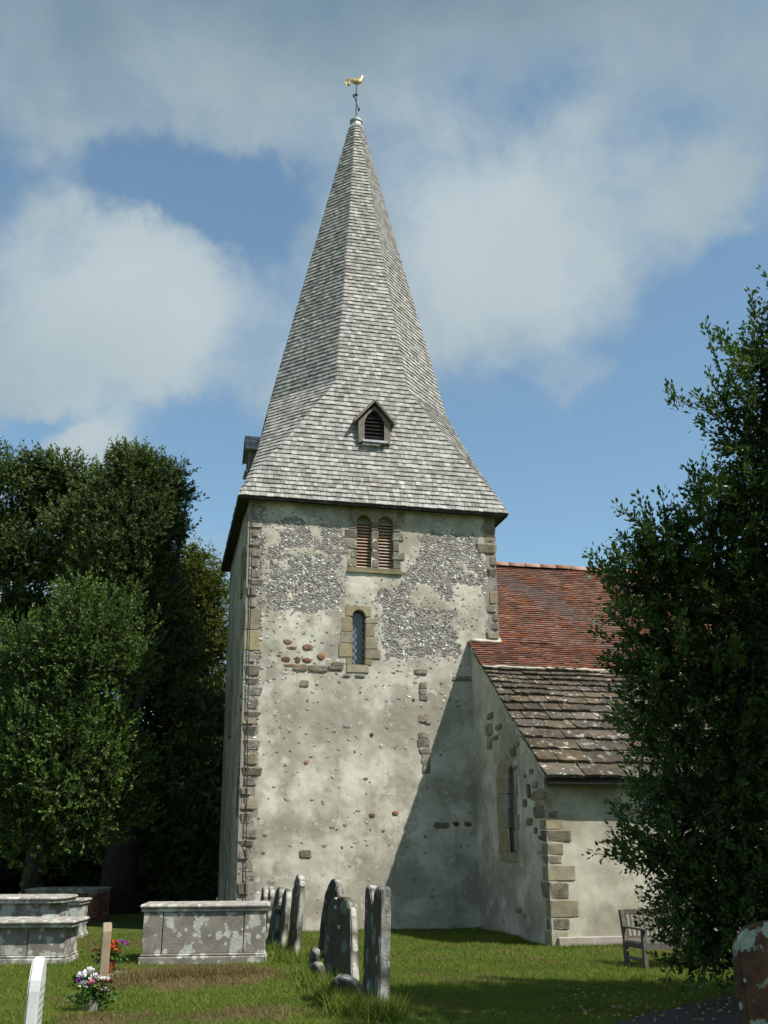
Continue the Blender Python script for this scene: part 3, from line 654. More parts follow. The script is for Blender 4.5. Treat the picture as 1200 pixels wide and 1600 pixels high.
# --- weathercock
wc = tag(empty('weathercock', tuple(ax+np.array((0, 0, .3)))), 'gilded cockerel weathervane on an iron rod at the tip of the spire', 'weathervane')
MB().tube([(0, 0, 0), (0, 0, 1.3)], [.022, .016], 8).build('rod', 'iron', wc)
for a in (1.12,):
    c, s = math.cos(a), math.sin(a); m = MB().tube([(-c*.3, -s*.3, .62), (c*.3, s*.3, .62)], .013, 6)
    for g_ in (-1, 1): m.box((g_*c*.3, g_*s*.3, .62), (.05, .05, .09), a)
    m.build('cardinal_arm', 'iron', wc)
MB().lathe([(.01, -.05), (.04, -.03), (.05, 0), (.04, .03), (.01, .05)], (0, 0, .92), 10).build('ball', 'iron', wc)
def cock():
    # solid cockerel: elliptical sections along a spine from tail to head
    bm = bmesh.new(); sec = [(-.235, -.07, .05, .01), (-.255, .06, .055, .012), (-.215, .155, .07, .018), (-.14, .15, .085, .03), (-.06, .10, .10, .055), (.03, .085, .115, .07), (.10, .11, .095, .06), (.135, .18, .055, .04), (.15, .245, .04, .033), (.165, .275, .042, .033), (.19, .28, .02, .018), (.235, .265, .004, .004)]
    V = []; F = []; n = 10
    for i, (x, z, rz, ry) in enumerate(sec):
        p = np.array(sec[max(i-1, 0)][:2]); q = np.array(sec[min(i+1, len(sec)-1)][:2]); t = q-p; t = t/np.linalg.norm(t); nr_ = np.array((-t[1], t[0]))
        for k in range(n):
            a = 2*math.pi*k/n; V.append((x+nr_[0]*rz*math.cos(a), ry*math.sin(a), z+nr_[1]*rz*math.cos(a)))
    for i in range(len(sec)-1):
        for k in range(n): F.append((i*n+k, i*n+(k+1) % n, (i+1)*n+(k+1) % n, (i+1)*n+k))
    m = MB().add(V, F+[tuple(range(n)), tuple((len(sec)-1)*n+k for k in range(n))])
    o = m.build('cockerel', 'gold', wc, smooth=True); o.location = (0, 0, 1.34); o.rotation_euler = (0, 0, -.25)
    MB().prism([(.12, .29), (.135, .345), (.15, .32), (.165, .352), (.178, .32), (.195, .335), (.195, .29)], (0, -.008, 0), Xv, Zv, (0, .016, 0)).build('comb', 'gold', o)
    MB().prism([(.175, .262), (.20, .25), (.19, .2), (.175, .215)], (0, -.008, 0), Xv, Zv, (0, .016, 0)).build('wattle', 'gold', o)
    for s in (-1, 1): MB().prism([(-.1, .12), (.0, .15), (.08, .12), (.05, .06), (-.05, .04)], (0, s*.062, 0), Xv, Zv, (0, s*.02, 0)).build('wing', 'gold', o)
    for i, dz in enumerate((0, .03, .055)): MB().tube([(-.2, 0, .15+dz), (-.29, 0, .12+dz), (-.315-.01*i, 0, .02), (-.30, 0, -.08+dz)], [.02, .022, .018, .006], 6).build('tail_feather', 'gold', o)
cock()

# ---------------------------------------------------------------- nave and aisle
XE = 15.5; YR, ZR = 2.9, 8.76
B_ = un(757, 1042, 0, XA)[[1, 2]]
E_ = un(853, 1214, 1, -4.27)[[1, 2]]; E_[0] = -4.27
PROF = [(YR, ZR), (0., 6.042), tuple(B_), (E_[0], E_[1])]
def roofz(y): yy = np.array([p[0] for p in PROF[::-1]]); zz = np.array([p[1] for p in PROF[::-1]]); return np.interp(y, yy, zz)
# gable wall
gl = un(780, 1150, 0, XA)
STONE_L = [(450, 575, 555, 1010)]
U3 = lambda a, b: un(*c3(a, b), 0, XA)[[1, 2]]
gop = (U3(509, 800)[0], U3(534, 800)[0], U3(522, 972)[1], U3(518, 618)[1])
gy1, gy0 = max(gop[0], gop[1]), min(gop[0], gop[1])
def f_gable(u, v): y = -u*LA; return np.stack([0*u+XA, y, -.3+v*(roofz(y)-.03+.3)], -1)
gable = wall_grid('aisle_gable_wall', f_gable, 100, 150, (0, 1), (0, 1), lambda C: (C[:, 1] > gy0-.02) & (C[:, 1] < gy1+.02) & (C[:, 2] > gop[2]) & (C[:, 2] < gop[3]),
    lambda P: ((fbm(P, 1.2, 4, 51)*.05+fbm(P, 6, 4, 52)*.02)*np.clip((P[:, 1]+LA)/.12, 0, 1), 0*P[:, 0]), (-1, 0, 0), 'plaster', church)
def f_south(u, v): return np.stack([XA+u*(XE-XA), 0*u-LA, -.3+v*(E_[1]+.02+.3)], -1)
south = wall_grid('aisle_south_wall', f_south, 220, 60, (0, 1), (0, 1), None, lambda P: ((fbm(P, 1.2, 4, 61)*.06+fbm(P, 6, 4, 62)*.025)*np.clip((P[:, 0]-XA)/.12, 0, 1), 0*P[:, 0]), (0, -1, 0), 'aisle_plaster', church)
# rest of the nave body (seen only from other sides)
MB().add([(XE, y, z) for y, z in ((-LA, -.3), (W+.6, -.3), (W+.6, 6.0), (YR, ZR-.05), (0, 5.95), (-LA, E_[1]))]+[(XE-.4, y, z) for y, z in ((-LA, -.3), (W+.6, -.3), (W+.6, 6.0), (YR, ZR-.05), (0, 5.95), (-LA, E_[1]))],
    [(0, 1, 2, 3, 4, 5), (11, 10, 9, 8, 7, 6)]+[(i, 6+i, 6+(i+1) % 6, (i+1) % 6) for i in range(6)]).build('nave_end_wall', 'aisle_plaster', church)
MB().box(((W+XE)/2, W+.4, 2.9), (XE-W-.1, .4, 6.3)).build('nave_north_wall', 'aisle_plaster', church)
MB().add([(W+.01, YR, ZR), (XE+.1, YR, ZR), (XE+.1, W+.95, 5.35), (W+.01, W+.95, 5.35)], [(0, 1, 2, 3)]).build('nave_north_roof', 'tile', church)
# plinth of the south wall
MB().box(((XA+.09+XE)/2, -LA-.015, .0), (XE-XA-.09, .09, .30)).build('plinth', 'plinth', church, bevel=.015)
# corner quoins of the aisle
z = -.05; k = 0
for h, ws, ww in ((.30, .3, .34), (.2, .34, .2), (.29, .52, .2), (.3, .36, .42), (.27, .5, .3), (.16, .26, .3), (.2, .3, .5), (.22, .46, .28), (.17, .34, .3), (.2, .26, .28), (.16, .24, .4), (.2, .3, .3)):
    if z+h > E_[1]-.02: h = E_[1]-.02-z
    if h < .06: break
    block('quoin_stone', QU if k % 2 else GS, gable, (XA-.008+ws/2, -LA-.006+ww/2, z+h/2), (ws, 0, 0), (0, ww, 0), (0, 0, h-.02)); z += h; k += 1
# stones showing through the gable plaster
for s in "435 415 22 26,430 470 26 50,432 525 18 44,470 460 26 22,458 502 24 18,540 530 18 16,527 560 22 36,590 720 10 60,615 695 18 24,630 738 60 36,632 805 36 50,595 845 22 30,620 880 14 24,640 910 14 18,600 640 12 18,575 660 8 12,625 770 14 14,550 1205 24 20,570 1225 14 16,575 770 14 30,537 625 14 20".split(','):
    a, b, wd, hg = map(float, s.split()); p = U3(a, b); q1, q2 = U3(a-wd/2, b), U3(a+wd/2, b); r1, r2 = U3(a, b-hg/2), U3(a, b+hg/2)
    block('rubble_stone', QR, gable, (XA-.002, p[0], p[1]), (0, (q2[0]-q1[0]), 0), (.06, 0, 0), (0, 0, abs(r1[1]-r2[1])))
# gable lancet
gw = MB().box((XA+.05, (gy0+gy1)/2, (gop[2]+gop[3])/2), (.02, gy1-gy0+.1, gop[3]-gop[2]+.1)).build('gable_window', 'glass', gable)
def gj(name, a0, a1, b0, b1, dp=.26):
    p, q = U3(a0, (b0+b1)/2), U3(a1, (b0+b1)/2); zt_, zb_ = U3((a0+a1)/2, b0)[1], U3((a0+a1)/2, b1)[1]
    block(name, GS, gw, (XA-.016+dp/2, (p[0]+q[0])/2, (zt_+zb_)/2), (0, q[0]-p[0], 0), (dp, 0, 0), (0, 0, abs(zt_-zb_)-.012))
for b0, b1, a0 in ((670, 735, 461), (735, 797, 463), (797, 875, 466), (875, 968, 470)): gj('jamb_stone', a0, 508, b0, b1)
for b0, b1, a1 in ((655, 690, 541), (690, 752, 545), (752, 815, 540), (815, 880, 551), (880, 965, 549)): gj('jamb_stone', 535, a1, b0, b1)
gj('window_sill', 476, 548, 968, 1008, .34)
O_ = [U3(*p) for p in ((461, 672), (464, 630), (476, 592), (493, 570), (507, 580), (524, 610), (541, 655))]
I_ = [U3(*p) for p in ((508, 672), (508, 648), (511, 630), (518, 612), (525, 622), (532, 636), (535, 655))]
for i in range(6): MB().prism([tuple(O_[i]), tuple(O_[i+1]), tuple(I_[i+1]), tuple(I_[i])], (XA-.016, 0, 0), Yv, Zv, (.2, 0, 0)).build('arch_stone', 'greensand', gw, bevel=.004)
# roof decks
def deck(name, y0, z0, y1, z1_, x0, x1, mat, parent):
    return MB().add([(x, y, z-t) for x in (x0, x1) for t in (.0, .07) for y, z in ((y0, z0), (y1, z1_))], [(0, 1, 5, 4), (2, 6, 7, 3), (0, 4, 6, 2), (1, 3, 7, 5), (0, 2, 3, 1), (4, 5, 7, 6)]).build(name, mat, parent)
nave_roof = deck('nave_roof', YR, ZR, 0, 6.042, W+.01, XE+.1, 'soffit', church)
deck('lower_roof_deck', 0, 6.042, B_[0], B_[1], XA-.05, XE+.1, 'soffit', nave_roof)
aisle_roof = deck('aisle_roof', B_[0], B_[1]-.01, E_[0]+.03, E_[1]-.02, XA-.03, XE+.1, 'soffit', church)
# clay tiles
TU = [shingle_unit('tile', 'tile', irr=.0, seed=i) for i in range(3)]
pc = Pieces(); cand = []
def tile_rows(y0, z0, y1, z1_, x0, gauge):
    a_, b_ = np.array((0, y1, z1_)), np.array((0, y0, z0)); L = np.linalg.norm(b_-a_); nrow = max(1, round(L/gauge)); up = (b_-a_)/nrow; nn = np.cross(Xv, up); nn /= np.linalg.norm(nn)
    for i in range(nrow):
        x = x0+(0 if i % 2 else -.08); x = max(x, x0)-.0; first = True
        while x < XE:
            wd = .165*random.uniform(.92, 1.06); 
            if first and i % 2: wd *= .55
            first = False
            sag = .018*math.sin(x*1.3+i*.05)+.012*math.sin(x*3.1+i*.3)
            p = a_+up*i+Xv*(x+wd/2)+nn*(sag*.6); th = random.uniform(.022, .036); sk = random.uniform(-.007, .007)
            cand.append((p+up*sk/gauge*.9, wd-.006, up*1.03, nn, th)); x += wd
tile_rows(YR-.05, ZR-.05, .0, 6.045, W+.02, .1)
tile_rows(.0, 6.042, B_[0], B_[1]+.03, XA-.07, .1)
cand.sort(key=lambda c: np.linalg.norm(c[0]-CAM) if c[0][0] < 9.5 else 99)
for q, (p, wd, up, nn, th) in enumerate(cand):
    if q < 300:
        o = bpy.data.objects.new('tile', TU[0]); COL.objects.link(o); o.parent = nave_roof; frame(o, Xv*wd, up, nn*th, p)
    else: pc.quad(p-Xv*wd/2, p+Xv*wd/2, p+Xv*wd/2+up, p-Xv*wd/2+up, nn, th)
pc.build('tiles', 'tile', nave_roof)
x = W+.02; RU = None
while x < XE:
    m = MB(); 
    if RU is None:
        V = []; F = []; n = 8
        for xx in (0, .43):
            for r_ in (.125, .10):
                for i in range(n+1): q = math.pi*i/n; V.append((xx, -math.cos(q)*r_*1.15, math.sin(q)*r_-.03))
        k = n+1
        for i in range(n): F += [(i, i+1, 2*k+i+1, 2*k+i), (i, k+i, k+i+1, i+1), (2*k+i, 2*k+i+1, 3*k+i+1, 3*k+i)]
        RU = mesh('ridge_tile', V, F, True); RU.materials.append(MAT['ridge'])
    o = bpy.data.objects.new('ridge_tile', RU); COL.objects.link(o); o.parent = nave_roof; o.location = (x, YR, ZR+.0+random.uniform(-.008, .008)); o.rotation_euler = (random.uniform(-.03, .03), random.uniform(-.012, .012), 0); x += .445
# mortar fillets: tower abutment, tile/slate junction, verge
def fillet(name, pts, r_, parent, n=7):
    P = []
    for i in range(len(pts)-1):
        a_, b_ = np.array(pts[i]), np.array(pts[i+1]); k = max(2, int(np.linalg.norm(b_-a_)/.12))
        for t in range(k): P.append(a_+(b_-a_)*t/k+rng.normal(0, .008, 3))
    P.append(np.array(pts[-1])); MB().tube(P, [r_*random.uniform(.7, 1.25) for _ in P], n).build(name, 'mortar', parent, smooth=True)
fillet('mortar_fillet', [(W+.03, 2.8, ZR-.08), (W+.03, .0, 6.07), (W, -.03, 6.06)], .035, nave_roof)
fillet('mortar_fillet', [(W, -.03, 6.05), (XA, -.03, 6.05)], .04, nave_roof)
fillet('mortar_fillet', [(XA-.06, B_[0]-.02, B_[1]+.015), (XE, B_[0]-.02, B_[1]+.015)], .032, aisle_roof)
fillet('verge_mortar', [(XA-.02, .0, 5.99), (XA-.02, B_[0], B_[1]-.06), (XA-.02, E_[0]+.1, E_[1]-.0)], .03, gable)
# stone slates in diminishing courses
SL = [shingle_unit('stone_slate', 'slate', irr=.09, seed=i) for i in range(10)]
a_, b_ = np.array((0, E_[0]-.04, E_[1]-.01)), np.array((0, B_[0], B_[1])); Ls = np.linalg.norm(b_-a_); dv = (b_-a_)/Ls; nn = np.cross(Xv, dv); nn /= np.linalg.norm(nn)
gs = np.linspace(.46, .17, 14); gs = gs/gs.sum()*Ls; s = 0.; mb = MB()
for i, gauge in enumerate(gs):
    x = XA-.085+random.uniform(0, .02); kk = 0
    while x < XE:
        wd = gauge*random.uniform(1.05, 1.9); wd = min(max(wd, .24), .95)
        if kk == 0 and i % 2: wd *= .6
        o = bpy.data.objects.new('stone_slate', random.choice(SL)); COL.objects.link(o); o.parent = aisle_roof
        sag = .02*math.sin(x*1.1+i)+.015*math.sin(x*2.7+i*.7); th = random.uniform(.05, .08); rot = random.uniform(-.022, .022)
        X_ = (Xv*math.cos(rot)+dv*math.sin(rot)); tl = random.uniform(-.012, .012)
        up = dv*math.cos(rot)-Xv*math.sin(rot)
        frame(o, X_*(wd-.018), up*min(gauge*1.18, Ls-s+.03), (nn+Xv*tl)*th, a_+dv*(s+random.uniform(-.015, .015))+Xv*(x+wd/2)+nn*(sag*.5+.004)); x += wd; kk += 1
    s += gauge
# gutter with brackets
gy_, gz_ = E_[0]-.02, E_[1]-.09
mb = MB(); V = []; F = []; n = 8
for xx in (XA-.05, XE):
    for r_ in (.062, .05):
        for i in range(n+1): q = math.pi*i/n; V.append((xx, gy_-math.cos(q)*r_, gz_-math.sin(q)*r_))
k = n+1
for i in range(n): F += [(i, i+1, 2*k+i+1, 2*k+i), (k+i, 3*k+i, 3*k+i+1, k+i+1), (i, k+i, k+i+1, i+1)]
gut = MB().add(V, F).build('gutter', 'gutter', church)
MB().box(((XA+XE)/2, (E_[0]+.03-LA)/2+.02, E_[1]-.07), (XE-XA+.0, .03, .12)).build('fascia', 'soffit', gut)
for i in range(12): MB().box((XA+.3+i*.85, gy_+.08, gz_-.02), (.03, .2, .02)).build('gutter_bracket', 'gutter', gut)

# ================================================================ CHURCHYARD
def slabpoly(kind, w, h):
    hw = w/2; P = [(-hw, 0.), (hw, 0.)]
    if kind == 'round': P += [(hw, h-hw*.75)]+[(hw*math.cos(q), h-hw*.75+hw*.75*math.sin(q)) for q in np.linspace(.15, math.pi-.15, 11)]+[(-hw, h-hw*.75)]
    elif kind == 'arch': P += [(hw*math.cos(q), h-hw+hw*math.sin(q)) for q in np.linspace(0, math.pi, 19)]
    elif kind == 'gothic': P += [(hw, h-hw*1.1)]+[(hw*(1-t**1.7), h-hw*1.1+hw*1.1*math.sin(t*math.pi/2)) for t in np.linspace(.15, 1, 7)]+[(-hw*(1-t**1.7), h-hw*1.1+hw*1.1*math.sin(t*math.pi/2)) for t in np.linspace(.85, .15, 6)]+[(-hw, h-hw*1.1)]
    elif kind == 'notch': P += [(hw, h-.12), (hw*.95, h-.03), (hw*.8, h), (hw*.55, h-.005), (hw*.42, h-.04), (hw*.1, h-.17), (-hw*.1, h-.17), (-hw*.3, h-.05), (-hw*.42, h-.005), (-hw*.8, h), (-hw*.95, h-.03), (-hw, h-.12)]
    elif kind == 'scallop': P += [(hw, h-.24), (hw*.97, h-.15), (hw*.8, h-.13), (hw*.74, h-.05), (hw*.56, h-.035), (hw*.4, h-.0), (hw*.2, h-.025), (0, h+.03), (-hw*.2, h-.025), (-hw*.4, h), (-hw*.56, h-.035), (-hw*.74, h-.05), (-hw*.8, h-.13), (-hw*.97, h-.15), (-hw, h-.24)]
    elif kind == 'shoulder': P += [(hw, h-.2), (hw*.75, h-.2), (hw*.72, h-.12)]+[(hw*.7*math.cos(q), h-.12+.12*math.sin(q)) for q in np.linspace(.2, math.pi-.2, 9)]+[(-hw*.72, h-.12), (-hw*.75, h-.2), (-hw, h-.2)]
    return P
def headstone(loc, rz, w, th, h, kind, mat, label, lean=(0, 0), group='gravestones in the churchyard', name='headstone', inscription=False, seed=0):
    r = random.Random(seed+len(label)); o = empty(name, (loc[0], loc[1], -.08), rz); tag(o, label, 'gravestone', group)
    o.rotation_euler = (lean[0], lean[1], rz)
    tp = {'scallop': .24, 'gothic': .1 if mat != 'marble' else 0.}.get(kind, .03)
    P = [(a*(1-tp*b/h)+r.uniform(-.006, .006), b) for a, b in slabpoly(kind, w, h+.08)]
    bm = bmesh.new(); vs = [bm.verts.new((a, -th/2, b)) for a, b in P]; f = bm.faces.new(vs)
    e = bmesh.ops.extrude_face_region(bm, geom=[f]); bmesh.ops.translate(bm, vec=(0, th, 0), verts=[v for v in e['geom'] if isinstance(v, bmesh.types.BMVert)])
    bmesh.ops.recalc_face_normals(bm, faces=bm.faces)
    bmesh.ops.bevel(bm, geom=[x for x in bm.edges if x.calc_face_angle(0) > .9], offset=.012, segments=2, affect='EDGES', clamp_overlap=True)
    big = [x for x in bm.faces if len(x.verts) > 4]; bmesh.ops.triangulate(bm, faces=big)
    for _ in range(3):
        le = [x for x in bm.edges if x.calc_length() > .09]
        bmesh.ops.subdivide_edges(bm, edges=le, cuts=1)
        bmesh.ops.triangulate(bm, faces=[x for x in bm.faces if len(x.verts) > 3])
    Q = np.array([v.co[:] for v in bm.verts]); d = fbm(Q+seed*7.1, 9., 3, 3)*(.036 if mat != 'marble' else 0)
    bm.normal_update()
    for v, dd in zip(bm.verts, d): v.co += v.normal*dd
    me = bpy.data.meshes.new('slab'); bm.to_mesh(me); bm.free()
    z = np.array([v.co.z for v in me.vertices]); lit_edge = me.attributes.new('top', 'FLOAT', 'POINT'); nz = np.array([v.normal.z for v in me.vertices])
    lit_edge.data.foreach_set('value', np.clip(np.maximum(nz*1.3, -.9*np.array([v.normal.x for v in me.vertices])), 0, 1).astype(np.float32)*(.70+1.7*fbm(Q+3, 8., 3, 5).astype(np.float32)).astype(np.float32))  # marks tops and one side edge: lichen plus sunlit brightness put into the colour
    link('slab', me, mat, o)
    return o
Q90 = math.pi/2
GR = 'headstones beside the tower'
def gp(x, y): return tuple(G(x, y))
# right-hand cluster (faces towards west; seen nearly edge-on)
ps = G(604, 1588); headstone((ps[0]-.03, ps[1]+.40), Q90, .80, .115, 1.19, 'notch', 'darkstone', 'tall dark headstone with a notched top, standing alone right of the leaning pair', (R(1.5), R(.5)), seed=1)
ps = G(552, 1536); headstone((ps[0]-.10, ps[1]+.36), Q90+.40, .72, .11, .98, 'scallop', 'darkstone', 'leaning dark headstone with a white scalloped top edge', (R(3), R(3)), seed=2)
ps = G(530, 1500); headstone((ps[0]-.12, ps[1]+.3), Q90+.12, .92, .10, 1.14, 'gothic', 'darkstone', 'tall grey headstone partly hidden behind the scalloped one', (R(5), R(-1)), seed=3)
headstone(gp(486, 1522), Q90, .30, .09, .33, 'round', 'darkstone', 'small stubby footstone left of the scalloped headstone, farther of two', (R(7), R(-4)), seed=4, name='footstone')
headstone(gp(502, 1538), Q90+.3, .26, .09, .27, 'round', 'darkstone', 'small tilted footstone at the foot of the scalloped headstone, nearer of two', (R(-14), R(-4)), seed=5, name='footstone')
headstone(gp(552, 1562), Q90+.45, .55, .10, .28, 'round', 'darkstone', 'low sunken stone with a pale curved edge in tall grass before the notched headstone', (R(-24), R(8)), seed=6, name='footstone')
# back cluster beside the chest tomb
ps = G(465, 1503); headstone((ps[0]-.02, ps[1]+.42), Q90, .84, .09, 1.2, 'shoulder', 'darkstone', 'tallest grey headstone beside the right end of the chest tomb, with a pale edge', (R(4), R(1)), seed=7)
ps = G(446, 1484); headstone((ps[0]-.04, ps[1]+.5), Q90, .85, .085, .95, 'gothic', 'darkstone', 'slanting grey headstone just left of the tallest one, middle of three', (R(7), R(2)), seed=8)
ps = G(430, 1478); headstone((ps[0]-.02, ps[1]+.5), Q90, .80, .09, .95, 'round', 'darkstone', 'dark headstone nearest the chest tomb, leaning right, leftmost of three', (R(8.5), R(2)), seed=9)
ps = G(427, 1476); headstone((ps[0]+.02, ps[1]-.25), Q90, .22, .08, .62, 'round', 'darkstone', 'little pale footstone in front of the leftmost leaning headstone', (0, R(2)), seed=10, name='footstone')
for px, lb in ((404, 'pale tip of a far headstone above the tomb corner, left one of two'), (413.5, 'pale tip of a far headstone above the tomb corner, right one of two')):
    ps = G(px, 1464); headstone((ps[0], ps[1]), Q90, .55, .09, .9, 'round', 'darkstone', lb, (R(6), R(1)), seed=int(px))
# white marble headstone, bottom left
ps = G(30, 1690); ws = headstone((ps[0]+.03, ps[1]+.24), Q90, .44, .085, .79, 'arch', 'marble', 'white marble headstone with a rounded top at the lower left corner', (0, R(.5)), seed=11)
mb = MB(); rr = random.Random(3)
for i in range(9):
    x = -.17
    while x < .17:
        wd = rr.uniform(.012, .05); mb.box((x+wd/2, -.0445, .66-i*.055), (wd*.8, .004, .018)); x += wd+.012
mb.build('inscription', 'engrave', ws, kind='stuff')
# orange lichened stone, lower right corner
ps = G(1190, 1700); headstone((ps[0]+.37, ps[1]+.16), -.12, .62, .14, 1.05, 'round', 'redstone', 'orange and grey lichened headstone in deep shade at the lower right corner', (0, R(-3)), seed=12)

def chest(name, loc, rz, L, D, h, label, mats=('tombtop', 'tomb'), panels=(.16, .66, .18), lip=.07, body_in=.055, canted=False, brick=False):
    o = tag(empty(name, loc, rz), label, 'tomb', 'tombs in the churchyard')
    sh = .105
    def rect(l, d): 
        c = .22 if canted else 0
        return [(-l/2+c, -d/2), (l/2-c, -d/2), (l/2, -d/2+c), (l/2, d/2-c), (l/2-c, d/2), (-l/2+c, d/2), (-l/2, d/2-c), (-l/2, -d/2+c)] if canted else [(-l/2, -d/2), (l/2, -d/2), (l/2, d/2), (-l/2, d/2)]
    def layer(mb, l, d, z0, z1): mb.prism(rect(l, d), (0, 0, z0), Xv, Yv, (0, 0, z1-z0))
    mb = MB(); layer(mb, L-.05, D-.05, h-sh, h-sh*.55); mb.build('slab_moulding', mats[0], o, bevel=.015)
    mb = MB(); layer(mb, L, D, h-sh*.55+.001, h); mb.build('slab', mats[0], o, bevel=.022)
    l, d = L-2*body_in, D-2*body_in; pz = .14
    if brick:
        MB().box((0, 0, (h-sh)/2), (l-.04, d-.04, h-sh-.01)).build('brick_core', 'mortar', o)
        bme = None; rows = int((h-sh)/.078)
        for r_ in range(rows):
            for side, ln, sx in ((0, l, 1), (1, d, 1)):
                x = -ln/2+(0 if r_ % 2 else -.115)
                while x < ln/2-.01:
                    a0, a1 = max(x, -ln/2), min(x+.225, ln/2); x += .235
                    if a1-a0 < .04: continue
                    c = ((a0+a1)/2, -d/2, .04+r_*.078+.036) if side == 0 else (l/2, (a0+a1)/2, .04+r_*.078+.036)
                    b_ = block('brick', BR, o, c, (a1-a0, 0, 0) if side == 0 else (0, a1-a0, 0), (0, .09, 0) if side == 0 else (-.09, 0, 0), (0, 0, .068))
        return o
    mb = MB(); layer(mb, l+.07, d+.07, -.1, pz-.035); mb.build('plinth', mats[1], o, bevel=.015)
    mb = MB(); layer(mb, l+.03, d+.03, pz-.034, pz); mb.build('plinth_moulding', mats[1], o, bevel=.012)
    if canted:
        mb = MB(); layer(mb, l, d, pz+.001, h-sh-.001); mb.build('body', mats[1], o, bevel=.01); return o
    x = -l/2
    for i, f in enumerate(panels):
        wd = f*l; MB().box((x+wd/2, -d/2+.06+(.008 if i == 1 else 0), (pz+h-sh)/2), (wd-.012, .12, h-sh-pz-.004)).build('front_panel', mats[1], o, bevel=.006); x += wd
    for s in (-1, 1): MB().box((s*(l/2-.06), .055, (pz+h-sh)/2), (.115, d-.15, h-sh-pz-.006)).build('end_panel', mats[1], o, bevel=.006)
    MB().box((0, d/2-.06, (pz+h-sh)/2), (l-.26, .1, h-sh-pz-.006)).build('back_panel', mats[1], o)
    MB().box((0, .03, (pz+h-sh)/2-.01), (l-.26, d-.28, h-sh-pz-.04)).build('core', 'dark', o)
    return o
BR = stone_set('brick', 4, .02, .05)
a_, b_ = np.array(G(222, 1504)), np.array(G(414, 1508)); dv_ = b_-a_; Lb = np.linalg.norm(dv_); rz = math.atan2(dv_[1], dv_[0]); rz = -.115; Lb *= .945; nrm_ = np.array((-math.sin(rz), math.cos(rz)))
c_ = (a_+b_)/2+nrm_*.40
ct = chest('chest_tomb', (c_[0], c_[1], 0), rz, Lb+.10, .98, .81, 'lichen-blotched grey chest tomb with an iron-stained panel, in front of the tower corner')
RU_ = pmat('rust_run', (.20, .095, .035), (.27, .14, .06), 9., layers=[('n', (.2, .17, .14), 7., .5, .7, .6)])
MB().prism([(-.02, .30), (.025, .22), (.03, .45), (.05, .66), (-.03, .68), (-.035, .5)], (Lb*.345, -.434, 0), Xv, Zv, (0, .006, 0)).build('rust_stain', RU_, ct)
c_ = np.array(G(101, 1508)); rz2 = -.16; ex = np.array((math.cos(rz2), math.sin(rz2))); ey = np.array((-math.sin(rz2), math.cos(rz2)))
q = c_-ex*.95+ey*.45; chest('chest_tomb', (q[0], q[1], -.02), rz2, 2.1, 1.0, .62, 'low pale-topped table tomb nearest on the left edge, beside the tan headstone', panels=(.2, .5, .3), body_in=.13)
c_ = np.array(G(84, 1494)); q = c_-ex*1.0+ey*.5; chest('chest_tomb', (q[0], q[1], -.02), rz2, 2.2, 1.15, .89, 'tomb with canted corners behind the low pale-topped tomb', canted=True, body_in=.12)
c_ = np.array(G(122, 1466)); q = c_-ex*.55+ey*.3; chest('chest_tomb', (q[0], q[1], -.03), rz2, 1.2, .8, .72, 'small grey tomb squeezed between the canted tomb and the brick one', panels=(.3, .4, .3))
c_ = np.array(G(153, 1440)); q = c_-ex*.85+ey*.5; chest('brick_tomb', (q[0], q[1], -.03), rz2, 1.7, 1.5, .76, 'red brick tomb with a mossy stone top in the shade of the trees', brick=True)

# tan headstone on plinth with pot of geraniums
ps = G(160, 1536); o = tag(empty('headstone', (ps[0], ps[1]+.2, 0), .05), 'slim tan sandstone headstone on a small plinth, with red geraniums in front', 'gravestone', 'gravestones in the churchyard')
MB().prism([(-.26, 0), (.26, 0), (.26, .54), (.2, .60), (.08, .62), (-.08, .62), (-.2, .60), (-.26, .54)], (-.06, 0, .06), Yv, Zv, (.11, 0, 0)).build('slab', 'tanstone', o, bevel=.01)
MB().box((.08, 0, .03), (.42, .62, .1)).build('plinth', 'tanstone', o, bevel=.012)
def leafcloud(name, C, nrm, L, Wd, mat, parent, tint, droop=0., seed=0, fold=.25, extra=None):
    r = np.random.default_rng(seed); n = len(C); d = nrm/np.linalg.norm(nrm, axis=1, keepdims=True)
    rv = r.normal(size=(n, 3)); sd = np.cross(d, rv); sd /= np.linalg.norm(sd, axis=1, keepdims=True)+1e-9; up = np.cross(sd, d)
    l = (L*r.uniform(.7, 1.25, n))[:, None]; w_ = (Wd*r.uniform(.75, 1.2, n))[:, None]
    A = C; T = C+d*l; m = C+d*l*.45+up*l*fold*.35; B1 = m+sd*w_; B2 = m-sd*w_
    V = np.stack([A, B1, T, B2], 1).reshape(-1, 3); F = np.arange(4*n).reshape(-1, 4)
    # ridge fold: split along A-T so both halves catch the light differently
    tri = np.concatenate([F[:, [0, 1, 2]], F[:, [0, 2, 3]]]); tt = np.tile(tint, 2)
    o = link(name, npmesh(name, V, tri, tint=tt, fattr=None if extra is None else {k: np.tile(v, 2) for k, v in extra.items()}), mat, parent); return o
def bloom_mesh(k, mat, n=22):
    r = np.random.default_rng(k); V = []; F = []
    for i in range(n):
        d = r.normal(size=3); d[2] = abs(d[2])*.8+.1; d /= np.linalg.norm(d); s_ = np.cross(d, r.normal(size=3)); s_ /= np.linalg.norm(s_); u = np.cross(s_, d); c = d*.35
        b = len(V); V += [c, c+d*.4+s_*.28+u*.1, c+d*.62, c+d*.4-s_*.28+u*.1]; F += [(b, b+1, b+2), (b, b+2, b+3)]
    me = mesh('bloom', V, F); me.materials.append(MAT[mat]); return me
BM = {c: [bloom_mesh(k, c) for k in range(2)] for c in ('red', 'pink', 'purple', 'white', 'maroon')}
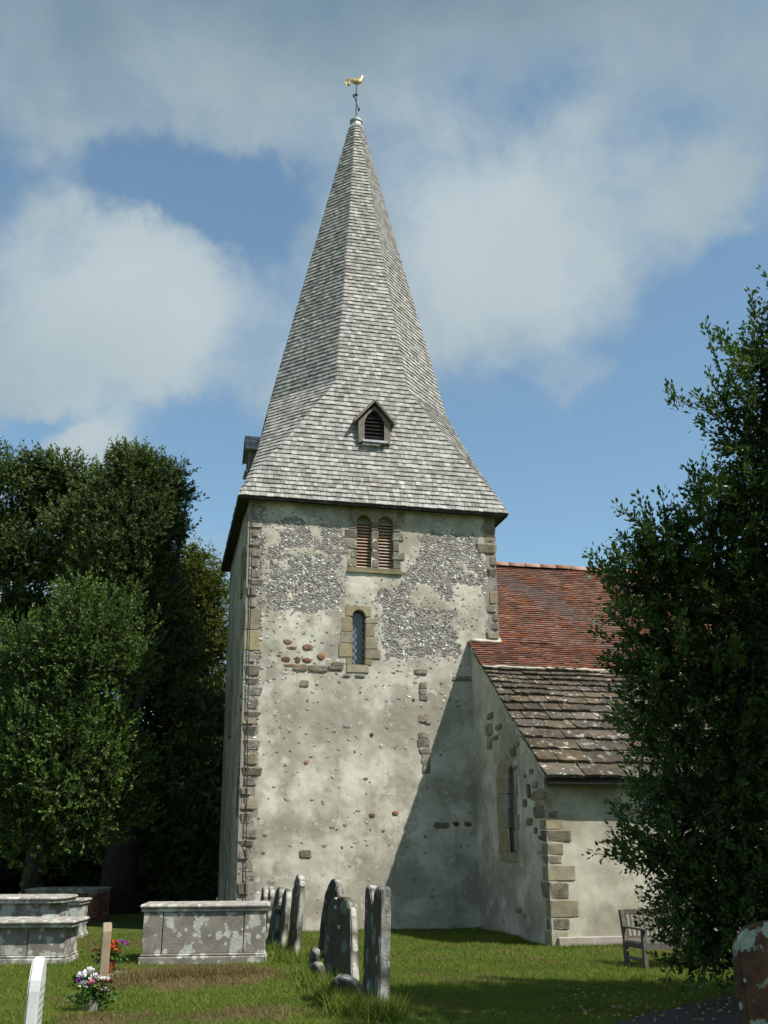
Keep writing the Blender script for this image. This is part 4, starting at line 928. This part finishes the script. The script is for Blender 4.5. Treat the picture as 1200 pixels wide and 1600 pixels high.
def flowers(name, loc, potm, pot, blooms, label, cat, fol, n):
    o = tag(empty(name, loc), label, cat); MB().lathe(pot, (0, 0, 0), 14).build('pot', potm, o)
    r = np.random.default_rng(len(blooms)); C = []; Dn = []; top = pot[-1][1]; mb = MB()
    for (x, y, z, s, c) in blooms:
        b_ = bpy.data.objects.new('bloom', random.choice(BM[c])); COL.objects.link(b_); b_.parent = o; b_.location = (x, y, z); b_.scale = (s, s, s); b_.rotation_euler = (random.uniform(-.4, .4), random.uniform(-.4, .4), random.uniform(0, 6))
        mb.tube([(x*.15, y*.15, top-.03), (x*.6, y*.6, top+(z-top)*.6), (x, y, z)], .004, 4)
    mb.build('stems', 'flowerleaf', o, kind='stuff')
    P = r.normal(size=(n, 3))*np.array(fol[:3])+np.array((0, 0, fol[3])); leafcloud('foliage', P, r.normal(size=(n, 3))+np.array((0, 0, .5)), .06, .018, 'flowerleaf', o, r.random(n), seed=n); return o
ps = G(166, 1530)
flowers('potted_geranium', (ps[0]+.03, ps[1]-.12, .08), 'terracotta', [(.055, 0), (.062, .02), (.085, .13), (.09, .14), (.08, .14)], [(-.06, 0, .30, .075, 'red'), (.02, -.04, .29, .07, 'red'), (.05, .06, .33, .06, 'red'), (-.02, .08, .36, .055, 'red'), (.10, .10, .35, .05, 'purple'), (.17, .08, .33, .055, 'purple'), (.10, 0, .24, .05, 'red'), (-.2, .0, .26, .045, 'red'), (-.17, .05, .14, .04, 'pink')], 'red geraniums in a terracotta pot before the tan headstone', 'flowers', (.07, .06, .06, .2), 380)
ps = G(142, 1583)
flowers('flower_vase', (ps[0], ps[1]+.05, .0), 'glasspot', [(.06, 0), (.07, .01), (.085, .12), (.08, .12)], [(-.13, 0, .33, .06, 'white'), (-.05, -.02, .36, .075, 'white'), (.0, .03, .30, .07, 'white'), (.10, 0, .29, .065, 'white'), (-.10, -.02, .25, .06, 'white'), (.02, -.04, .22, .06, 'pink'), (-.02, -.05, .26, .055, 'pink'), (.06, -.03, .19, .05, 'pink'), (.15, .02, .26, .055, 'maroon'), (.17, 0, .2, .055, 'maroon'), (.11, -.04, .19, .06, 'white'), (.05, .02, .26, .06, 'maroon'), (-.14, .03, .28, .05, 'purple'), (.14, .04, .16, .05, 'maroon')], 'vase of white, pink and maroon flowers on the grass near the white headstone', 'flowers', (.09, .06, .06, .16), 420)

# bench
ps = G(980, 1508); bench = tag(empty('bench', (ps[0], ps[1], 0), 0.), 'weathered slatted wooden garden bench half hidden by the dark tree', 'bench')
bench.scale = (.88, 1., .79); LB = 1.55; dpt = .58
for x in (0, LB):
    MB().add([(x+a-.035, y+b, z) for z, y in ((0, 0), (.42, -.01), (.92, .07)) for a, b in ((0, -.035), (.07, -.035), (.07, .035), (0, .035))], [(0, 1, 2, 3), (8, 9, 10, 11)]+[(i*4+k, i*4+(k+1) % 4, i*4+4+(k+1) % 4, i*4+4+k) for i in (0, 1) for k in range(4)]).build('leg', 'bench', bench, bevel=.005)
    MB().box((x, -dpt, .31), (.065, .065, .62)).build('leg', 'bench', bench, bevel=.005)
    MB().box((x, -dpt/2-.03, .64), (.07, dpt+.12, .035)).build('armrest', 'bench', bench, bevel=.006)
    MB().box((x, -dpt/2, .36), (.04, dpt-.07, .08)).build('seat_rail', 'bench', bench)
    MB().box((x, -dpt/2, .14), (.04, dpt-.07, .05)).build('stretcher', 'bench', bench)
MB().box((LB/2, -dpt, .36), (LB-.07, .04, .08)).build('seat_rail', 'bench', bench)
for i in range(6): MB().box((LB/2, -.06-i*.1, .415), (LB, .075, .022)).build('seat_slat', 'bench', bench)
MB().box((LB/2, .065, .885), (LB-.07, .04, .085)).build('top_rail', 'bench', bench, bevel=.005)
MB().box((LB/2, .005, .46), (LB-.07, .035, .05)).build('lower_rail', 'bench', bench)
for i in range(19):
    x = .07+i*(LB-.14)/18; MB().add([(x+a, y+b, z) for z, y in ((.48, .008), (.845, .06)) for a, b in ((-.013, -.009), (.013, -.009), (.013, .009), (-.013, .009))], [(0, 1, 2, 3), (4, 5, 6, 7)]+[(k, (k+1) % 4, 4+(k+1) % 4, 4+k) for k in range(4)]).build('back_slat', 'bench', bench)

# ================================================================ GRASS (blades)
def blades(n, xr, yr, hmin, hmax, wd, mask, seed, tuft=None):
    r = np.random.default_rng(seed)
    if tuft is None: x = r.uniform(*xr, n); y = r.uniform(*yr, n)
    else:
        c = np.array(tuft)[r.integers(0, len(tuft), n)]; x = c[:, 0]+r.normal(0, 1, n)*c[:, 2]; y = c[:, 1]+r.normal(0, 1, n)*c[:, 2]
    k = mask(x, y); x, y = x[k], y[k]; n = len(x); z = gheight(x, y); P = np.stack([x, y, z-.004], -1)
    pn = fbm(P*np.array([1, 1, 0]), 1.7, 3, 41)
    h = r.uniform(hmin, hmax, n)*(1+1.2*pn); a = r.uniform(0, 2*math.pi, n); s = np.stack([np.cos(a), np.sin(a), 0*a], -1)*wd; ln = r.normal(0, .5, (n, 2))*h[:, None]
    T = P+np.stack([ln[:, 0], ln[:, 1], h], -1)
    return np.stack([P-s, P+s, T], 1).reshape(-1, 3), np.clip(r.normal(.45, .25, n)+pn*.9, 0, 1), dryness(x, y)
inpath = lambda x, y: ~inpoly(x, y, PATH)
def lawnmask(x, y):
    church_in = ((x > 0) & (y > 0)) | ((x > XA) & (y > -LA-.03)); return ~church_in & inpath(x, y)
ls = [blades(330000, (-4.5, 7.5), (-12.2, -5.5), .018, .05, .004, lawnmask, 1), blades(150000, (-4.5, 7.5), (-5.5, .5), .02, .05, .005, lawnmask, 2)]
tf = []
for (px, py, s_) in ((540, 1585, .12), (575, 1590, .14), (600, 1595, .1), (520, 1560, .14), (500, 1545, .12), (555, 1570, .14), (440, 1500, .16), (455, 1505, .14), (430, 1495, .16), (422, 1490, .15), (485, 1530, .1), (615, 1590, .08)): 
    q = G(px, py); tf.append((q[0], q[1], s_))
tk = [blades(5200, None, None, .08, .24, .006, lambda x, y: x < 99, 3, tf)]
mnd = [(M1a[0]+(M1b[0]-M1a[0])*t, M1a[1]+(M1b[1]-M1a[1])*t, .2) for t in np.linspace(.02, .98, 20)]
mt_ = blades(9000, None, None, .04, .11, .005, lawnmask, 8, mnd)
edge = [(x, -.06, .05) for x in np.linspace(.1, XA, 40)]+[(XA-.06, y, .05) for y in np.linspace(-.1, -LA, 30)]+[(x, -LA-.12, .05) for x in np.linspace(XA, 8, 30)]
for t_ in (G(222, 1506), G(270, 1507), G(320, 1508), G(365, 1509), G(410, 1510), G(112, 1510), G(60, 1510), G(20, 1508), G(145, 1540), G(180, 1540)): edge.append((t_[0], t_[1], .09))
tk.append(blades(9000, None, None, .03, .085, .005, lawnmask, 4, edge))
al = ls+[mt_]+tk; V = np.concatenate([a[0] for a in al]); t_ = np.concatenate([a[1] for a in al]); dr = np.concatenate([a[2]*(1 if i < 3 else .3) for i, a in enumerate(al)])
tag(link('grass', npmesh('grass', V, np.arange(len(V)).reshape(-1, 3), tint=t_, fattr={'dry': dr}), 'grass'), 'mown churchyard grass with dry brown patches over the graves', 'grass', kind='stuff')

# ================================================================ TREES
def foliage(lobes, n, per, slen, L, Wd, mat, parent, seed, name='crown', upb=.35, inner=.28, twig=0., flat=1., spread=.5, tintbias=0., core=0, csize=.3, rough=.5):
    r = np.random.default_rng(seed); Lb = np.array(lobes, float)          # x,y,z,rx,ry,rz
    wgt = (Lb[:, 3]*Lb[:, 5])**1.0; li = r.choice(len(Lb), n, p=wgt/wgt.sum()); l = Lb[li]
    d = r.normal(size=(n, 3)); d /= np.linalg.norm(d, axis=1, keepdims=True)
    rad = np.clip(1-np.abs(r.normal(0, inner, n)), .1, 1.0)*(1+fbm(d*1.6+l[:, :3], 1.3, 3, seed)*rough)
    P = l[:, :3]+d*l[:, 3:6]*rad[:, None]
    P[:, 2] = np.maximum(P[:, 2], .1)
    dr_ = d*.75+np.array((0, 0, upb))+r.normal(size=(n, 3))*.4; dr_ /= np.linalg.norm(dr_, axis=1, keepdims=True)
    m = n*per; t = r.uniform(.1, 1., m); si = np.repeat(np.arange(n), per); sl_ = (slen*r.uniform(.6, 1.3, n))[si]
    bend = np.array((0, 0, .25))*t[:, None]**2
    C = P[si]+(dr_[si]+bend)*(t*sl_)[:, None]+r.normal(0, .012, (m, 3))
    q = r.normal(size=(m, 3)); q -= dr_[si]*(q*dr_[si]).sum(1)[:, None]*.7; q /= np.linalg.norm(q, axis=1, keepdims=True)
    ld = dr_[si]*(.6+.5*t[:, None])+q*spread*1.6; ld[:, 2] *= flat
    lt = r.normal(0, .17, len(Lb))
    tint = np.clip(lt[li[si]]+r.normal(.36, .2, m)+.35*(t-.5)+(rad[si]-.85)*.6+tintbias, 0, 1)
    o = leafcloud(name, C, ld, L, Wd, mat, parent, tint, seed=seed+1); o['kind'] = 'stuff'
    ni = int(core*len(Lb))
    if ni:
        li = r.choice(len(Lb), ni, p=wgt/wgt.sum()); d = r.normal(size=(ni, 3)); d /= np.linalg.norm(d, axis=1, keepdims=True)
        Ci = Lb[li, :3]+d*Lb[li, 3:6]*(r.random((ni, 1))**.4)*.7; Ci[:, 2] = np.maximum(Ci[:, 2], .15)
        oi = leafcloud('dark_filler_leaves', Ci, r.normal(size=(ni, 3)), csize, csize*.22, mat, parent, r.random(ni)*.25, seed=seed+2); oi['kind'] = 'stuff'  # oversized dark leaves added to block light and darken the crown's inside
    if twig:
        A = P-dr_*slen*.5; B = P+(dr_+np.array((0, 0, .12)))*slen*.8; s_ = np.cross(dr_, r.normal(size=(n, 3))); s_ /= np.linalg.norm(s_, axis=1, keepdims=True); u = np.cross(s_, dr_)
        off = [s_, -.5*s_+.87*u, -.5*s_-.87*u]; V = np.stack([A+o_*twig for o_ in off]+[B+o_*twig*.4 for o_ in off], 1).reshape(-1, 3); b = np.arange(n)[:, None]*6
        F = np.concatenate([b+np.array([[i, (i+1) % 3, 3+(i+1) % 3, 3+i]]) for i in range(3)])
        tw = link('twigs', npmesh('twigs', V, F), 'bark', parent); tw['kind'] = 'stuff'
    return o
def trunk(parent, base, h, r0, limbs, seed, name='trunk'):
    r = random.Random(seed); b = Vector(base); P = [b+Vector((r.uniform(-.06, .06)*i, r.uniform(-.06, .06)*i, h*i/5)) for i in range(6)]; P[0].z -= .3
    MB().tube(P, [r0*1.35, r0, r0*.9, r0*.8, r0*.65, r0*.45], 10).build(name, 'bark', parent, smooth=True)
    for L in limbs:
        L = Vector(L); s = P[r.choice((2, 3, 4))]; m1 = s.lerp(L, .35)+Vector((0, 0, -.15)); m2 = s.lerp(L, .7)+Vector((r.uniform(-.2, .2), r.uniform(-.2, .2), .1))
        MB().tube([s, m1, m2, L], [r0*.4, r0*.3, r0*.18, r0*.06], 7).build('limb', 'bark', parent, smooth=True)
def sub(c, rad, n, sr, seed, zmin=None):       # clumps over an ellipsoidal crown
    r = np.random.default_rng(seed); out = []
    for i in range(n):
        d = r.normal(size=3); d /= np.linalg.norm(d); k = r.uniform(.55, 1.)
        p = np.array(c)+d*np.array(rad)*k; s_ = sr*r.uniform(.6, 1.3)
        if p[2]-s_*.5 < .2: p[2] = .2+s_*.5
        out.append((*p, s_*1.15, s_*1.15, s_*.85))
    return out
def tree(name, label, lobes, mat, n, per, slen, L, Wd, seed, base, h, r0, group=None, **kw):
    o = tag(empty(name), label, 'tree', group or ('yew trees behind the tombs' if name == 'yew_tree' else None)); foliage(lobes, n, per, slen, L, Wd, mat, o, seed, **kw)
    lm = random.Random(seed).sample(lobes, min(9, len(lobes))); trunk(o, base, h, r0, [l[:3] for l in lm], seed); return o
def lob(px, py, dep, r_, ry=None, rz_=None):
    p = at(px, py, dep); s_ = dep/FPX; return (*p, r_*s_, (ry or r_)*s_, (rz_ or r_)*s_)
# the big yews behind, left
p = at(40, 1010, 29.5); rl = random.Random(4); L1 = []
for yy in range(760, 1340, 48):
    for xx in range(-110, 190, 56):
        if xx > 120 and yy < 800: continue
        L1.append(lob(xx+rl.uniform(-24, 24), yy+rl.uniform(-20, 20)+(14 if xx < 0 else 0), 29+rl.uniform(-1.2, 1.2), rl.uniform(40, 66), None, rl.uniform(30, 46)))
L1 += [lob(60, 735, 29, 40, None, 24), lob(100, 742, 29, 34, None, 24), lob(20, 740, 29, 36, None, 22), lob(140, 760, 29, 34, None, 26), lob(-20, 735, 29, 40), lob(75, 722, 29, 20, None, 14), lob(45, 718, 29, 16, None, 10)]
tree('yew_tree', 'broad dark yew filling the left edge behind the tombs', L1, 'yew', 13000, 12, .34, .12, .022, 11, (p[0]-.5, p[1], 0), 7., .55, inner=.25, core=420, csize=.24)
L2 = [lob(170, 790, 28, 40), lob(225, 735, 28, 30, None, 24), lob(262, 738, 28, 14), lob(205, 725, 28, 22), lob(200, 760, 28, 52), lob(235, 775, 28, 50), lob(255, 800, 27.8, 30), lob(205, 830, 27.5, 70), lob(248, 850, 28, 34), lob(180, 900, 27.5, 80), lob(232, 930, 28, 58), lob(190, 990, 28, 80), lob(255, 1010, 28.4, 60), lob(195, 722, 28, 22), lob(282, 742, 28, 13), lob(292, 775, 28, 9), lob(272, 822, 28, 15), lob(288, 838, 28, 10), lob(262, 880, 28, 16), lob(280, 765, 28, 10)]
p = at(215, 1000, 28.4)
tree('yew_tree', 'tall ragged yew with a bare-twigged crown between the broad yew and the tower', L2, 'yew', 5600, 12, .36, .11, .022, 12, (p[0], p[1], 0), 8.5, .4, inner=.22, twig=.008, core=180)
L3 = [lob(305, 890, 31, 26), lob(330, 935, 31, 30), lob(290, 930, 31, 42), lob(312, 990, 31, 46), lob(335, 1010, 31, 32), lob(280, 1010, 31, 46), lob(318, 1070, 31, 44), lob(338, 1100, 31.5, 30), lob(285, 1090, 31, 50), lob(300, 868, 31, 12), lob(333, 905, 31, 14)]
p = at(305, 1000, 31.3)
tree('conifer_tree', 'yellow-green conifer close behind the left edge of the tower', L3, 'conifer', 3900, 12, .4, .12, .02, 13, (p[0], p[1], 0), 8., .3, inner=.25, flat=.7, core=160)
p = at(270, 1230, 31); L4 = sub((p[0], p[1], 3.), (3.6, 1.8, 3.0), 60, 1.1, 5)+[lob(255, 1120, 30.5, 60), lob(300, 1160, 30.5, 55), lob(240, 1200, 30.5, 60), lob(330, 1170, 30.8, 34), lob(290, 1230, 30.5, 55), lob(325, 1240, 30.8, 34), lob(240, 1060, 30.5, 60), lob(325, 1110, 30.9, 36)]+[lob(x, y, 27.2+.3*(i % 3), 46) for i, (x, y) in enumerate(((190, 1330), (240, 1320), (290, 1330), (330, 1340), (170, 1390), (220, 1390), (270, 1390), (315, 1395), (250, 1260), (310, 1270), (340, 1200), (300, 1190), (340, 1290), (335, 1120), (290, 1090)))]  # lower clumps added as dark fill for the deep shade under the trees
tree('yew_tree', 'low dark yew with foliage added to fill the shade beside the foot of the tower', L4, 'yew', 12500, 11, .38, .13, .024, 14, (p[0], p[1], 0), 3.5, .35, inner=.3, core=140, csize=.45)
p = at(60, 1330, 33); L5 = sub((p[0], p[1], 2.4), (8., 1.6, 2.8), 90, 1.25, 6)  # added fill that keeps the space under the trees black
tree('yew_tree', 'black-green yew thicket added to fill the dark under the trees behind the brick tomb', L5, 'yew', 7000, 11, .4, .14, .026, 15, (p[0], p[1], 0), 2.5, .3, inner=.3, core=160, csize=.5)
# bright holly in front, two tiers
L6 = [lob(140, 985, 23, 60), lob(180, 1000, 22.8, 52), lob(100, 1010, 23, 60), lob(200, 1040, 23, 42), lob(150, 1045, 22.6, 62), lob(70, 1040, 23, 60), lob(20, 1020, 23, 50), lob(120, 950, 23.2, 36), lob(185, 950, 23.2, 32),
      lob(110, 1120, 22.3, 62), lob(60, 1150, 22.3, 70), lob(160, 1150, 22.3, 58), lob(190, 1190, 22.3, 46), lob(120, 1200, 22, 80), lob(40, 1220, 22.2, 80), lob(190, 1240, 22.2, 46), lob(140, 1270, 22, 64), lob(60, 1290, 22.2, 60), lob(0, 1270, 22.3, 60), lob(0, 1150, 22.5, 60), lob(205, 1280, 22.3, 28), lob(100, 1310, 22.2, 34)]
p = at(70, 1200, 25.2)
tree('holly_tree', 'bright green holly tree in two tiers in front of the dark yews', L6, 'holly', 4600, 14, .34, .085, .024, 16, (p[0], p[1], 0), 5., .22, inner=.26, twig=.006, upb=.5, rough=.9, core=90, csize=.2)
# dark glossy tree at the right, near
D0 = 10.5
L7 = [lob(1195, 520, D0, 48), lob(1165, 575, D0, 40), lob(1205, 600, D0, 70), lob(1140, 560, D0, 24), lob(1150, 640, D0, 52), lob(1090, 630, D0, 26), lob(1120, 680, D0, 42), lob(1190, 700, D0, 80), lob(1130, 740, D0, 40), lob(1190, 800, D0, 80),
      lob(1110, 800, D0, 40), lob(1090, 850, D0, 50), lob(1150, 880, D0, 80), lob(1030, 840, D0, 28), lob(1010, 870, D0, 34), lob(1040, 900, D0, 50), lob(975, 900, D0, 26), lob(1000, 940, D0, 46), lob(1080, 960, D0, 80), lob(1170, 980, D0, 90), lob(1020, 1000, D0, 52),
      lob(1000, 1050, D0, 42), lob(1070, 1060, D0, 70), lob(1150, 1090, D0, 90), lob(1010, 1110, D0, 44), lob(1060, 1150, D0, 60), lob(1140, 1190, D0, 90), lob(1020, 1170, D0, 40), lob(1060, 1230, D0, 52), lob(1010, 1250, D0-.1, 28), lob(1090, 1290, D0, 76), lob(990, 1320, D0-.1, 30), lob(1030, 1330, D0-.1, 46), lob(1160, 1310, D0, 90),
      lob(1060, 1380, D0, 50), lob(1120, 1390, D0, 76), lob(1180, 1420, D0+.2, 80), lob(1060, 1440, D0, 40), lob(1110, 1470, D0, 52), lob(1160, 1480, D0+.2, 60), lob(1085, 1500, D0, 26), lob(1250, 1250, D0+.3, 120), lob(1270, 1000, D0+.3, 130), lob(1280, 760, D0+.3, 120), lob(1270, 1430, D0+.3, 100), lob(1360, 1100, D0+.4, 150), lob(1370, 850, D0+.4, 130), lob(1350, 1320, D0+.4, 130), lob(1260, 580, D0+.2, 90), lob(1290, 470, D0+.2, 70)]
def _sh(l):
    v = np.array(l[:3])-CAM; z_ = v@FW; px, py = 600+FPX*(v@RT)/z_, 800-FPX*(v@UP)/z_; pr = l[3]/z_*FPX
    if px > 1225: return l
    up_ = py < 780
    return lob(px+(46 if up_ else 10), py+(14 if up_ else 4), z_, pr*(.72 if up_ else .88))
L7 = [_sh(l) for l in L7]
p = at(1270, 1400, D0+.4)
rt = tag(empty('broadleaf_tree'), 'dark glossy-leaved tree overhanging the right edge, in front of the bench', 'tree')
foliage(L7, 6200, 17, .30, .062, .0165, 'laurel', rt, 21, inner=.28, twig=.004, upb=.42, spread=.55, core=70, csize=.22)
trunk(rt, (p[0], p[1], 0), 5.2, .2, [l[:3] for l in L7[::2]]+[at(x, y, D0) for x, y in ((1060, 860), (1040, 1060), (1060, 1300), (1140, 720))], 21)
# wayward shoots on the outline
SH = [((1090, 640), (1043, 605)), ((1130, 590), (1101, 505)), ((1060, 640), (1047, 608)), ((1150, 560), (1122, 512)), ((1020, 880), (1008, 795)), ((1000, 900), (978, 838)), ((970, 915), (926, 870)), ((985, 1010), (925, 985)), ((1010, 1050), (938, 1025)), ((1010, 1270), (955, 1255)), ((990, 1330), (945, 1318)), ((1180, 500), (1175, 455)), ((1120, 740), (1070, 765)), ((1100, 800), (1068, 770)), ((1010, 1160), (965, 1130)), ((1000, 1350), (960, 1340)), ((1060, 1470), (1035, 1540)), ((1100, 1500), (1090, 1545)), ((1130, 1500), (1125, 1550))]
r = np.random.default_rng(5)
for l in L7:
    pc_ = np.array(l[:3])-CAM; z_ = pc_@FW; px, py, pr = 600+FPX*(pc_@RT)/z_, 800-FPX*(pc_@UP)/z_, l[3]/z_*FPX
    if px > 1215: continue
    for _ in range(5):
        a = r.uniform(R(80), R(200)); ln = r.uniform(12, 60)
        SH.append(((px+math.cos(a)*pr*.6, py-math.sin(a)*pr*.6), (px+math.cos(a)*(pr*.7+ln)+r.uniform(-14, 14), py-math.sin(a)*(pr*.7+ln)-r.uniform(0, 26))))
C = []; Dd = []; mb = MB()
for (a, b) in SH:
    q_ = r.uniform(-.5, .35); A, B = at(*a, D0-.1+q_), at(*b, D0-.25+q_); mid = (A+B)/2+np.array((0, 0, -.05)); mb.tube([A, mid, B], [.007, .005, .002], 5)
    ln = np.linalg.norm(B-A); d = (B-A)/ln
    for k in range(int(22+70*ln)):
        t = r.uniform(.1, 1.); q = (1-t)**2*A+2*t*(1-t)*mid+t*t*B; v = r.normal(size=3)
        C.append(q+v*.012+v*.03*r.random()); Dd.append(d*.8+v*.55+np.array((0, 0, .35)))
mb.build('shoots', 'bark', rt, kind='stuff')
o = leafcloud('shoot_leaves', np.array(C), np.array(Dd), .062, .0165, 'laurel', rt, np.clip(r.normal(.6, .2, len(C)), 0, 1), seed=77); o['kind'] = 'stuff'

# a neighbouring tree just past the right edge; it shades the path and the lichened stone
L8 = sub((6.5, -15.6, 6.4), (2.0, 1.9, 1.9), 36, .85, 9)+sub((5.6, -16.6, 5.6), (.9, .8, .9), 12, .6, 10)
tree('broadleaf_tree', 'leafy tree beside the path, nearer than the dark glossy one', L8, 'laurel', 3600, 14, .4, .09, .03, 31, (6.9, -15.6, 0), 5.5, .2, inner=.3, core=60, csize=.3)

# fallen leaves on the path and the shaded grass
fr = np.random.default_rng(88); q = []
while len(q) < 260:
    px, py = fr.uniform(850, 1200), fr.uniform(1545, 1600); p = G(px, py); q.append((p[0], p[1]))
q = np.array(q); qz = gheight(q[:, 0], q[:, 1])+.045
MAT['dead'] = pmat('fallen_leaf', (.16, .10, .05), (.32, .24, .13), 40., .8, rnd=.4, bump=None)
fl_ = leafcloud('fallen_leaves', np.column_stack([q, qz]), np.column_stack([fr.normal(size=(260, 2)), fr.normal(0, .15, 260)]), .05, .014, 'dead', None, fr.random(260), seed=3)
tag(fl_, 'dry fallen leaves scattered on the path and the shaded grass', 'leaves', kind='stuff')
